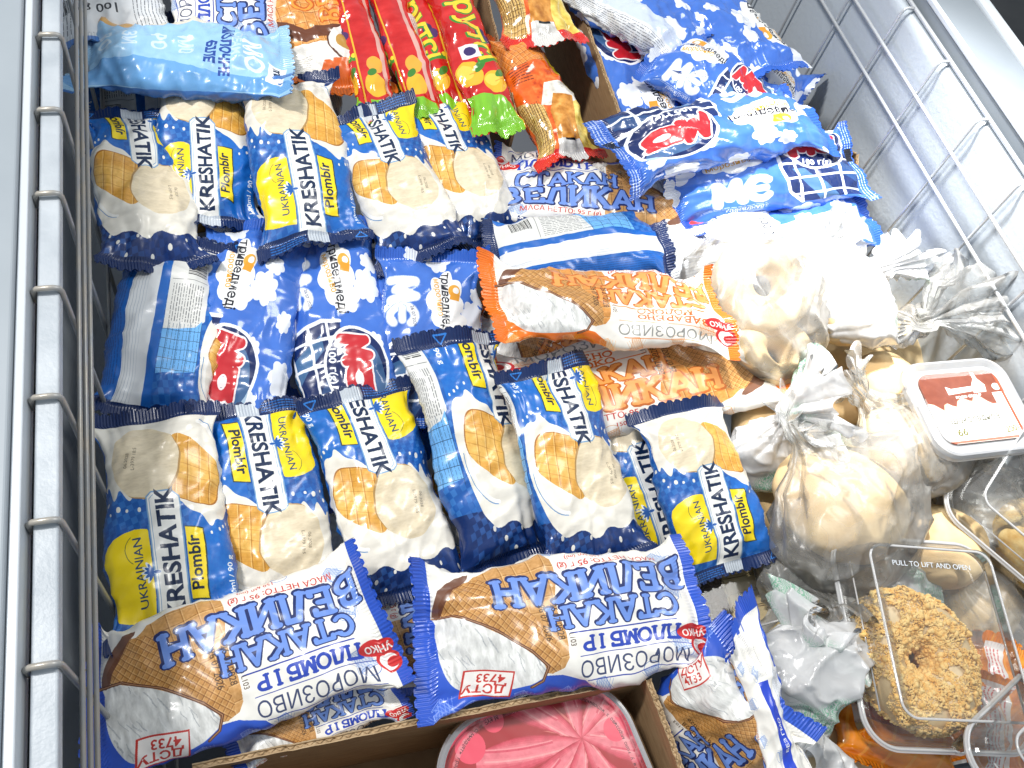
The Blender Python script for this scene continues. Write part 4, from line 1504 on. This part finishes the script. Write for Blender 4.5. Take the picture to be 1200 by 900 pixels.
def lumpy(name, c, rx, ry, rz, mat, label, cat, seed=0, hole=0, rot=(0, 0, 0), group=None, n=4, sub=5):
    bm = bmesh.new()
    if hole:
        R0 = (1 + hole) / 2
        r0 = (1 - hole) / 2
        nu, nv = 72, 36
        g = []
        for i in range(nu):
            for j in range(nv):
                u, v = 2 * math.pi * i / nu, 2 * math.pi * j / nv
                g.append(bm.verts.new(((R0 + r0 * math.cos(v)) * math.cos(u), (R0 + r0 * math.cos(v)) * math.sin(u), r0 * math.sin(v) / max(r0, .01))))
        for i in range(nu):
            for j in range(nv):
                bm.faces.new((g[i * nv + j], g[((i + 1) % nu) * nv + j], g[((i + 1) % nu) * nv + (j + 1) % nv], g[i * nv + (j + 1) % nv]))
    else:
        bmesh.ops.create_icosphere(bm, subdivisions=sub, radius=1)
    for v in bm.verts:
        p = v.co.copy()
        d = mnoise.noise(p * 1.6 + Vector((seed * 4.1, 0, seed))) * .06 + mnoise.noise(p * 4 + Vector((seed, 2, 0))) * .02
        v.co = Vector((p.x * rx, p.y * ry, p.z * rz)) * (1 + d)
    o = bm_obj(name, bm, mat, None, smooth=True)
    o.location = c
    o.rotation_euler = [R(a) for a in rot]
    return tag(o, label, cat, group) if label else o


# bagged donuts at the upper right
c1 = un(893, 335, .055)
lumpy('donut', c1, .052, .050, .021, M['donut_white'], 'pale ring donut in the clear bag, its hole facing the camera', 'donut', 1, hole=.22, rot=(26, -6, 0))
lumpy('donut', un(905, 418, .02), .048, .046, .019, M['donut_white'], 'pale donut in the bag under the ring donut with the visible hole', 'donut', 2, hole=.22, rot=(8, 10, 0))
plastic_bag('clear bag wrapped tightly round the ring donuts', c1 + Vector((-.004, -.012, -.008)), .080, un(965, 300, .05), un(975, 292, .055), un(1000, 275, .06), 3, 'bag', .02, rz=.62)
lumpy('donut', un(985, 350, .04), .05, .05, .022, M['donut_white'], 'donut washed out by the light inside the white bag', 'donut', 3, hole=.22, rot=(10, 0, 0))
plastic_bag('big white bag glaring in the light right of the ring donut', un(990, 345, .04), .066, un(1030, 320, .05), un(1040, 315, .055), un(1062, 300, .06), 5, 'bag_white', .02, rz=.65, wr=1.2)
plastic_bag('crumpled clear bag tail standing against the right wall above the labelled tub', un(1062, 385, .03), .035, un(1080, 380, .05), un(1090, 376, .055), un(1145, 352, .07), 6, 'bag', .045, rz=.7, wr=1.3)
# bagged buns in the middle right
lumpy('bun', un(1062, 520, .025), .048, .042, .026, M['dough'], 'bun in the bag behind the big bun', 'bun', 4)
plastic_bag('thin bag round the bun next to the labelled tub', un(1060, 520, .03), .062, un(1015, 460, .045), un(1005, 450, .05), un(990, 438, .05), 7, 'bag', .018, rz=.68)
lumpy('bun', un(905, 505, .0), .042, .038, .024, M['dough'], 'small bun under the knotted bag end, beside the last plombir pack', 'bun', 5)
lumpy('bun', un(985, 590, .03), .062, .054, .030, M['dough'], 'big pale bun in a clear bag, right of the last plombir pack', 'bun', 6, rot=(0, 0, -20))
plastic_bag('clear bag pulled tight over the big pale bun', un(987, 588, .034), .086, un(935, 520, .055), un(925, 505, .06), un(940, 488, .07), 8, 'bag', .018, rz=.60)
plastic_bag('white knotted bag end with green print above the big bun', un(905, 530, .01), .045, un(925, 492, .05), un(932, 484, .055), un(975, 470, .07), 9, 'bag_white', .034, rz=.6, wr=1.3)
lumpy('bun', un(1040, 455, .0), .04, .04, .025, M['dough'], 'bun low behind the knotted bag', 'bun', 7)
plastic_bag('loose film lying between the big bun and the donut box', un(958, 672, .0), .055, un(985, 700, .02), un(990, 710, .02), un(1010, 735, .03), 10, 'bag', .03, rz=.5, wr=1.3)
plastic_bag('empty crumpled white carrier bag left of the donut box', un(912, 800, .0), .05, un(925, 770, .02), un(930, 760, .025), un(960, 735, .035), 11, 'bag_white', .035, rz=.6, wr=1.7)
plastic_bag('milky bag falling open over the orange package', un(950, 790, .02), .05, un(948, 850, .0), un(945, 865, -.005), un(940, 910, -.01), 12, 'bag_white', .04, rz=.5, wr=1.7)
plastic_bag('thin film behind the donut box at the right edge', un(1160, 600, -.01), .06, un(1200, 560, .02), un(1210, 550, .02), un(1230, 540, .03), 13, 'bag', .03, rz=.5, wr=1.5)
for k, (x, y, z, s_) in enumerate(((870, 640, 0, 0),)):
    pass


for bx_, by_, lb_ in ((965, 790, 'bun under the crumpled white carrier bag'), (950, 860, 'bun low between the narrow blue pack end and the orange package'), (1015, 690, 'bun low behind the upper left corner of the donut box'), (1065, 610, 'bun low between the big bun and the donut box'), (1170, 640, 'bun low under the tilted box at the right edge'), (930, 560, 'bun low under the left side of the big bun'), (1030, 410, 'bun low under the big white glaring bag'), (1110, 430, 'bun low behind the labelled tub')):
    lumpy('bun', un(bx_, by_, -.055), .062, .055, .034, M['donut_white'], lb_, 'bun', bx_ % 17, sub=4)
lumpy('bun', un(1000, 440, -.04), .07, .06, .03, M['dough'], 'bun lying deep under the knotted white bag end', 'bun', 21)
lumpy('bun', un(1130, 700, -.05), .06, .05, .028, M['dough'], 'bun in a milky bag below the donut box', 'bun', 24)
plastic_bag('milky bag under the right half of the donut box', un(1130, 700, -.045), .085, un(1060, 660, -.04), un(1050, 655, -.04), un(1030, 640, -.04), 33, 'bag', .03, rz=.5, wr=1.2)
lumpy('bun', un(1120, 560, -.04), .07, .06, .03, M['dough'], 'bun lying deep below the labelled tub', 'bun', 22)
lumpy('bun', un(900, 620, -.05), .06, .06, .03, M['dough'], 'bun lying deep beside the right plombir pack', 'bun', 23)
plastic_bag('milky bag bottom under the big bun and the donut box', un(1000, 690, -.03), .085, un(940, 690, -.03), un(930, 690, -.03), un(905, 680, -.03), 31, 'bag_white', .03, rz=.5, wr=1.3)
plastic_bag('milky bag lying deep between the tub and the donut box', un(1140, 590, -.04), .09, un(1080, 560, -.03), un(1070, 560, -.03), un(1040, 560, -.03), 32, 'bag_white', .03, rz=.45, wr=1.3)


# rounded rectangular shells -------------------------------------------------
def rr_ring(w, l, r, n=12):
    pts = []
    for (cx, cy, a0) in ((w - r, l - r, 0), (-w + r, l - r, 90), (-w + r, -l + r, 180), (w - r, -l + r, 270)):
        for k in range(n):
            a = R(a0 + 90 * k / (n - 1))
            pts.append((cx + r * math.cos(a), cy + r * math.sin(a)))
    return pts


def rr_shell(name, w, l, r, prof, mat, parent, cap=True, n=12):
    """prof: list of (inset, z)"""
    vs, fs = [], []
    k = None
    for ins, z in prof:
        ring = rr_ring(w - ins, l - ins, max(r - ins, .003), n)
        k = len(ring)
        vs += [(x, y, z) for x, y in ring]
    for i in range(len(prof) - 1):
        for j in range(k):
            fs.append((i * k + j, i * k + (j + 1) % k, (i + 1) * k + (j + 1) % k, (i + 1) * k + j))
    if cap:
        fs.append(tuple((len(prof) - 1) * k + j for j in range(k)))
    return mesh_obj(name, vs, fs, mat, parent, smooth=False)


def smooth_prof(p, m=4):
    out = []
    for i in range(len(p) - 1):
        for k in range(m):
            t = k / m
            out.append((p[i][0] + (p[i + 1][0] - p[i][0]) * t, p[i][1] + (p[i + 1][1] - p[i][1]) * t))
    out.append(p[-1])
    return out


def clamshell(label, c, w, l, rotz, tiltx=0, tilty=0, lid_h=.027, name='plastic_container'):
    t = empty(name, c, label, 'plastic container')
    lid = rr_shell('lid', w, l, .022, [(-.004, -.001), (-.004, .001), (0, .002), (.0015, .0015), (.003, .003), (.0045, .008), (.006, .0085), (.0075, .012), (.010, lid_h - .003), (.012, lid_h), (.0145, lid_h + .0007), (.017, lid_h - .0008), (.020, lid_h - .0025)], M['pet'], t)
    rim = rr_shell('rim', w, l, .022, [(-.0055, -.002), (-.006, 0), (-.0045, .0012), (-.003, -.001), (-.001, -.002)], M['pet_rib'], t, cap=False)
    bas = rr_shell('base', w, l, .022, [(-.005, -.0025), (0, -.003), (.003, -.012), (.0045, -.0125), (.006, -.03), (.010, -.036), (.02, -.037)], M['pet'], t)
    # moulded ribs on the lid
    for sx_ in (-1, 1):
        tb = tube('rib', [(sx_ * (w - .006), -l + .022, .0085), (sx_ * (w - .006), l - .022, .0085)], .0007, M['pet_rib'], t, 8)
    rg = [(x, y, lid_h + .0002) for x, y in rr_ring(w - .0135, l - .0135, .012)]
    tube('rib', rg, .0011, M['pet_rib'], t, 8, closed=True)
    rg = [(x, y, .0012) for x, y in rr_ring(w + .0035, l + .0035, .025)]
    tube('rib', rg, .0012, M['pet_rib'], t, 8, closed=True)
    t.rotation_euler = (R(tiltx), R(tilty), R(rotz))
    return t


dc = (un(985, 640, .045) + un(1150, 622, .045) + un(1205, 868, .045) + un(1035, 892, .045)) / 4
ax = (un(1150, 622, .045) - un(985, 640, .045))
ay = (un(985, 640, .045) - un(1035, 892, .045))
rzd = math.degrees(math.atan2(ay.y, ay.x)) - 90
print('donut box', ax.length, ay.length, rzd)
dbx = clamshell('clear plastic box holding the crumb coated donut', dc + Vector((0, 0, -.006)), ax.length / 2 * .97, ay.length / 2 * .97, rzd)
lt = bpy.data.curves.new('embossed_text', 'FONT')
lt.body = 'PULL TO LIFT AND OPEN'
lt.size = .0062
lt.extrude = .0002
lt.align_x = 'CENTER'
lto = bpy.data.objects.new('tmp', lt)
lm = bpy.data.meshes.new_from_object(lto)
lm.materials.append(M['rail_edge'])
eo = bpy.data.objects.new('embossed_lettering', lm)
col.objects.link(eo)
bpy.data.objects.remove(lto)
eo.parent = dbx
eo.location = (.0, ay.length / 2 - .032, .0257)

# donut coated with crumbs
dn_c = un(1080, 770, .045) + Vector((0, 0, -.012))
dt = empty('crumb_donut', dn_c, 'ring donut covered with golden crumbs inside the clear box', 'donut')
body = lumpy('dough_ring', (0, 0, 0), .050, .058, .019, M['donut_white'], None, None, 8, hole=.2)
body.parent = dt
rs = random.Random(5)
bmc = bmesh.new()
proto = bmesh.new()
bmesh.ops.create_icosphere(proto, subdivisions=1, radius=1)
pv = [v.co.copy() for v in proto.verts]
pf = [tuple(v.index for v in f.verts) for f in proto.faces]
proto.free()
cv, cf = [], []
for k in range(19000):
    u = rs.uniform(0, 2 * math.pi)
    v = rs.uniform(-.35, math.pi + .35)
    if mnoise.noise(Vector((math.cos(u) * 2.4, math.sin(u) * 2.4, v * 1.5))) < -.33: continue
    R0, r0 = .6, .4
    p = Vector(((R0 + r0 * math.cos(v)) * math.cos(u) * .0505, (R0 + r0 * math.cos(v)) * math.sin(u) * .0585, math.sin(v) * .0195))
    d = mnoise.noise(Vector((p.x / .05, p.y / .058, p.z / .019)) * 1.6 + Vector((32.8, 0, 8))) * .06
    cl = max(0, mnoise.noise(p * 95) + .1) ** .8 + .4 * max(0, mnoise.noise(p * 260))
    p = p * (1 + d) + Vector((math.cos(v) * math.cos(u), math.cos(v) * math.sin(u), math.sin(v))) * (cl * .0045 - .0002)
    s_ = rs.uniform(.0004, .0010) * (1 + 2.2 * rs.random() if rs.random() < .08 else 1)
    b0 = len(cv)
    q = Quaternion((rs.uniform(-1, 1), rs.uniform(-1, 1), rs.uniform(-1, 1)), rs.uniform(0, 3))
    sc3 = (rs.uniform(.7, 1.4), rs.uniform(.7, 1.3), rs.uniform(.6, 1.1))
    for w_ in pv:
        cv.append(p + (q @ Vector((w_.x * sc3[0], w_.y * sc3[1], w_.z * sc3[2]))) * s_)
    cf += [tuple(b0 + i for i in f) for f in pf]
bmc.free()
co_ = mesh_obj('crumb_coating', cv, cf, M['crumb'], dt, smooth=True)
co_['kind'] = 'stuff'
dt.rotation_euler = (R(4), R(-4), R(8))

# more containers
clamshell('clear plastic box at the right edge, tilted behind the donut box', un(1215, 600, .03), .06, .075, 38, 8, -10)
clamshell('clear plastic box in the lower right corner, overlapping the donut box', un(1240, 905, .055), .06, .06, 20, 4, 6)
lumpy('donut', un(1225, 640, .0), .05, .05, .02, M['crumb'], 'crumbed donut half cut off by the right edge', 'donut', 11, hole=.22)
lumpy('bun', un(1100, 640, .0), .05, .04, .025, M['dough'], 'bun showing pale through the top of the donut box', 'bun', 12)


# cake box low in the gap: chocolate and sponge
cbx = clamshell('clear box with dark chocolate and sponge cake, low under the plombir pack end', un(845, 700, -.03), .052, .05, 4, 0, 0)
M['sponge'] = simple('sponge_cake', (0.78, 0.63, 0.34), 0.8, bump=(200, 0.5, 0.001, 4), var=(60, (0.66, 0.5, 0.26), 0.4, 0.7))
M['choc'] = simple('chocolate_crumbs', (0.045, 0.026, 0.017), 0.5, bump=(220, 1.0, 0.003, 4), var=(130, (0.11, 0.07, 0.05), 0.4, 0.7))
ck = empty('cake_slice', un(845, 700, -.045), 'sponge cake with dark chocolate crumbs in the low clear box', 'cake')
for k in range(6):
    bm = bmesh.new()
    add_box(bm, (.000, -.045 + k * .0145, -.012), (.044, -.0312 + k * .0145, .012))
    bmesh.ops.bevel(bm, geom=list(bm.edges), offset=.0015, segments=2, affect='EDGES')
    o = bm_obj('cake_finger', bm, M['sponge'], ck)
bm = bmesh.new()
bmesh.ops.create_icosphere(bm, subdivisions=4, radius=1)
for v in bm.verts:
    v.co = Vector((v.co.x * .026 - .022, v.co.y * .042, v.co.z * .015 + .003)) * (1 + .1 * mnoise.noise(v.co * 5))
bm_obj('chocolate_heap', bm, M['choc'], ck, smooth=True)

# orange package with a red seal, under the donut box
A_OP = Art(150, 120, 'e8861c')
A_OP.grain([(-75, 0), (75, 0), (75, 120), (-75, 120)], .25, 8, 3)
for k in range(14):
    A_OP.line([(-60 + k * 9, 0), (-56 + k * 9, 120)], 1.2, 'f6b252', .5)
A_OP.rect(22, 6, 32, 114, 'ece6e2')
A_OP.fine(23, 10, 31, 110, 'c23a3a', 2, .6, True)
A_OP.ell(-16, 62, 15, 19, 'b8381c')
A_OP.ell(-16, 62, 13, 17, 'd8421c')
A_OP.text('Кругляш', -12, 50, 6.2, 'e8a33c', 88, .01)
A_OP.line(arc(-20, 70, 6, 5, 200, 380), .6, 'e8a33c')
F['op'] = (film('orange_package_film', A_OP, rough=.18, coat=.7), A_OP)
pack('snack_package', 'op', (1150, 905, -.02), (1140, 745, -.02), 'orange package with a white strip, showing through the right side of the donut box', 'snack package', W=.11, thick=.03, seed=81, crumple=1.2, shift=.12)
pack('snack_package', 'op', (1080, 925, -.015), (1075, 770, -.015), 'orange package with a round red seal, under the left side of the donut box', 'snack package', W=.15, thick=.04, seed=80, crumple=1.2)

# labelled tub at the right wall ------------------------------------------------
A_T = Art(100, 100, 'f2f1ee')
A_T.rect(-50, 0, 50, 100, 'f3f1ee')
wav = [(-50, 58), (-44, 56), (-38, 50), (-34, 46), (-31, 54), (-27, 56), (-22, 52), (-17, 50), (-13, 58), (-6, 62), (1, 57), (5, 56), (9, 62), (16, 62), (23, 54), (28, 50), (36, 50), (41, 46), (44, 52), (50, 50), (50, 100), (-50, 100)]
A_T.poly(wav, '733a28')
A_T.grain(wav, .05, 6)
A_T.line(wav[:20], 1.2, 'e6a58c')
# bottle shaped emblem over a word block, and small words
A_T.poly([(-20, 68), (15, 71), (16, 78), (-14, 76), (-20, 80)], 'f6efe9')
A_T.poly([(12, 68), (28, 68), (30, 78), (24, 88), (23, 97), (19, 98), (19, 88), (14, 80)], 'f6efe9')
A_T.text('Eastend', -18, 69.5, 6.5, '733a28', 3, .02)
A_T.text('FOOD GROUP', -13, 61.5, 5, 'f6efe9', 2, .03)
A_T.ell(43, 74, 5, 5, 'f3ece6')
A_T.rect(34, 4, 50, 66, 'f6f4f1')
for k in range(4):
    A_T.line([(39, 24 + k * 9), (44, 24 + k * 9)], .6, '9a9aa0')
A_T.text('Шоколадное', -34, 27, 12.5, '4a4936', 2, .02, .1, .82)
A_T.line([(-2, 19), (30, 20)], .5, 'a9a89a')
A_T.text('66', -32, 10, 13, '5f5c1c', 4, .025, .1)
A_T.text('200-', 28, 8, 12, '5f5c1c', 8, .025, .1, .8)
A_T.line(rr_ring(48.5, 48.5, 12) if False else [(-47, 2), (47, 2)], 3, 'b4512e')
A_T.line([(48, 2), (48, 98)], 3, 'a5482a')
lab_mat = film('tub_label_print', A_T, rough=.3)
tt_ = empty('labelled_tub', un(1138, 478, .06), 'clear square tub with brown and white handwritten label against the right wall', 'tub')
q = [un(1073, 441, .07), un(1163, 433, .07), un(1200, 508, .07), un(1110, 527, .07)]
tw = ((q[1] - q[0]).length + (q[2] - q[3]).length) / 4
tl_ = ((q[0] - q[3]).length + (q[1] - q[2]).length) / 4
rzt = math.degrees(math.atan2((q[1] - q[0]).y, (q[1] - q[0]).x))
print('tub', tw * 2, tl_ * 2, rzt)
tt_.location = (q[0] + q[1] + q[2] + q[3]) / 4 + Vector((0, 0, 0))
tt_.rotation_euler = (0, 0, R(rzt))
ring = rr_ring(tw, tl_, .013, 10)
lo_ = mesh_obj('label', [(x, y, .0012) for x, y in ring] + [(x, y, -.0004) for x, y in ring], [tuple(range(len(ring)))] + [(j, j + len(ring), (j + 1) % len(ring) + len(ring), (j + 1) % len(ring)) for j in range(len(ring))], lab_mat, tt_, smooth=False,
               uvs=[(x / tw / 2 + .5, y / tl_ / 2 + .5) for x, y in ring] * 2)
rr_shell('lid', tw + .012, tl_ + .012, .022, [(-.002, -.006), (-.002, -.001), (0, .0025), (.002, .003), (.004, .0015), (.007, -.001), (.010, -.001)], M['tub_clear'], tt_)
rr_shell('tub_body', tw + .009, tl_ + .009, .02, [(0, -.004), (.003, -.02), (.006, -.045), (.012, -.05)], M['tub_clear'], tt_)

# pink tub in the cardboard box ---------------------------------------------------
A_P = Art(140, 140, 'e8576e')
A_P.grain([(-70, 0), (70, 0), (70, 140), (-70, 140)], .12, 10)
prs = np.random.RandomState(4)
fx, fy = 32, 98
for k in range(10):
    an = k * 36 + 18
    ln = 95
    wd = 20 + 3 * (k % 2)
    d = np.array([math.cos(R(an)), math.sin(R(an))])
    o = np.array([-d[1], d[0]])
    c0 = np.array([fx, fy])
    dark = [c0, c0 + d * ln * .5 + o * wd * 1.7, c0 + d * ln + o * wd * 1.2, c0 + d * ln - o * wd]
    A_P.poly(dark, 'a81420')
    A_P.line([tuple(c0 + d * 12 + o * 3), tuple(c0 + d * 40 + o * wd)], 1.6, 'e8b0a0', .7)
for k in range(9):
    an = k * 40 + 6 * math.sin(k * 5)
    d = np.array([math.cos(R(an)), math.sin(R(an))])
    o = np.array([-d[1], d[0]])
    c0 = np.array([fx, fy])
    pt = [c0]
    for t in np.linspace(.1, 1, 8): pt.append(c0 + d * 72 * t + o * (15 * math.sin(t * 2.2) + 7 * t * t))
    for t in np.linspace(1, .1, 8): pt.append(c0 + d * 72 * t - o * (8 * math.sin(t * 2.4) - 9 * t * t))
    pa = np.array(pt)
    mid_ = pa.mean(0)
    for q_, (sh, cc_) in enumerate(((1, 'b92a42'), (.9, 'd04660'), (.76, 'da5b72'), (.6, 'e27384'), (.42, 'e98a98'))):
        ax_ = ((pa - c0) @ d)[:, None] * d + c0
        A_P.poly(ax_ + (pa - ax_) * sh + (c0 - ax_) * 0 + o * (1 - sh) * 3, cc_)
    A_P.grain(pt, .10, 3)
    md = [tuple(c0 + d * 66 * t + o * (3 + 6 * math.sin(t * 2))) for t in np.linspace(.08, 1, 9)]
    A_P.line(md, 3.4, 'f2a3ac', .5)
    A_P.line(md, 1.1, 'f6c9c6', .7)
    A_P.line([tuple(np.array(m_) - o * 6) for m_ in md[2:]], 1.2, 'd0415f', .7)
    A_P.line([tuple(np.array(m_) - o * 7.2) for m_ in md[2:]], .7, 'f7b9bd', .7)
for (x, y, r) in ((56, 96, 8), (-40, 118, 10), (-58, 84, 9), (-20, 128, 7)):
    A_P.ell(x, y, r, r, 'ee5573')
# ring of tiny words
pp = [(x, y + 70) for x, y in rr_ring(60, 60, 42, 14)]
w_ = 'морозиво з наповнювачем полуниця тримати у холоді мінус вісімнадцять градусів '
tot_n = 0
Ls = [0]
pr = pp + [pp[0]]
for i in range(len(pr) - 1): Ls.append(Ls[-1] + math.dist(pr[i], pr[i + 1]))
A_P.line(pr, 3.4, 'e9b9bd', .45)
i_ = 0
s_ = 0
while s_ < Ls[-1] - 2:
    k = int(np.searchsorted(Ls, s_, 'right')) - 1
    u_ = (s_ - Ls[k]) / max(Ls[k + 1] - Ls[k], 1e-6)
    x, y = pr[k][0] + (pr[k + 1][0] - pr[k][0]) * u_, pr[k][1] + (pr[k + 1][1] - pr[k][1]) * u_
    an = math.degrees(math.atan2(pr[k + 1][1] - pr[k][1], pr[k + 1][0] - pr[k][0]))
    ch = w_[i_ % len(w_)]
    if ch != ' ': A_P.text(ch, x, y, 3.4, '5a2630', an, .01)
    s_ += 2.0
    i_ += 1
A_P.a[:, :, 1:] *= .80
A_P.a[:, :, 0] *= .93
pink_mat = film('pink_lid_print', A_P, rough=.42, coat=.08)
zt = .012
pc = un(650, 938, zt)
pt_ = empty('ice_cream_tub', pc, 'round cornered tub with pink ice cream swirls on its lid, in the cardboard box', 'tub')
wr_ = (un(775, 900, zt) - un(528, 900, zt)).length / 2
print('pink half width', wr_)
ring = rr_ring(wr_ - .007, wr_ - .010, .040, 16)
mesh_obj('printed_lid', [(x, y, 0.0) for x, y in ring] + [(x, y, -.001) for x, y in ring], [tuple(range(len(ring)))] + [(j, j + len(ring), (j + 1) % len(ring) + len(ring), (j + 1) % len(ring)) for j in range(len(ring))], pink_mat, pt_, smooth=False,
         uvs=[(x / wr_ / 2 + .5, y / wr_ / 2 + .5) for x, y in ring] * 2)
rr_shell('rim', wr_, wr_ - .003, .047, [(.0085, -.001), (.0075, .002), (.0062, .0055), (.0045, .0062), (.0025, .0060), (.0008, .0045), (0, .001), (.0004, -.004), (.002, -.0045)], M['tub_clear'], pt_, cap=False, n=20)
rr_shell('tub_body', wr_ - .002, wr_ - .005, .045, [(0, -.004), (.004, -.04), (.009, -.085), (.016, -.09)], M['tub_clear'], pt_, n=20)
pt_.rotation_euler = (0, 0, R(8))
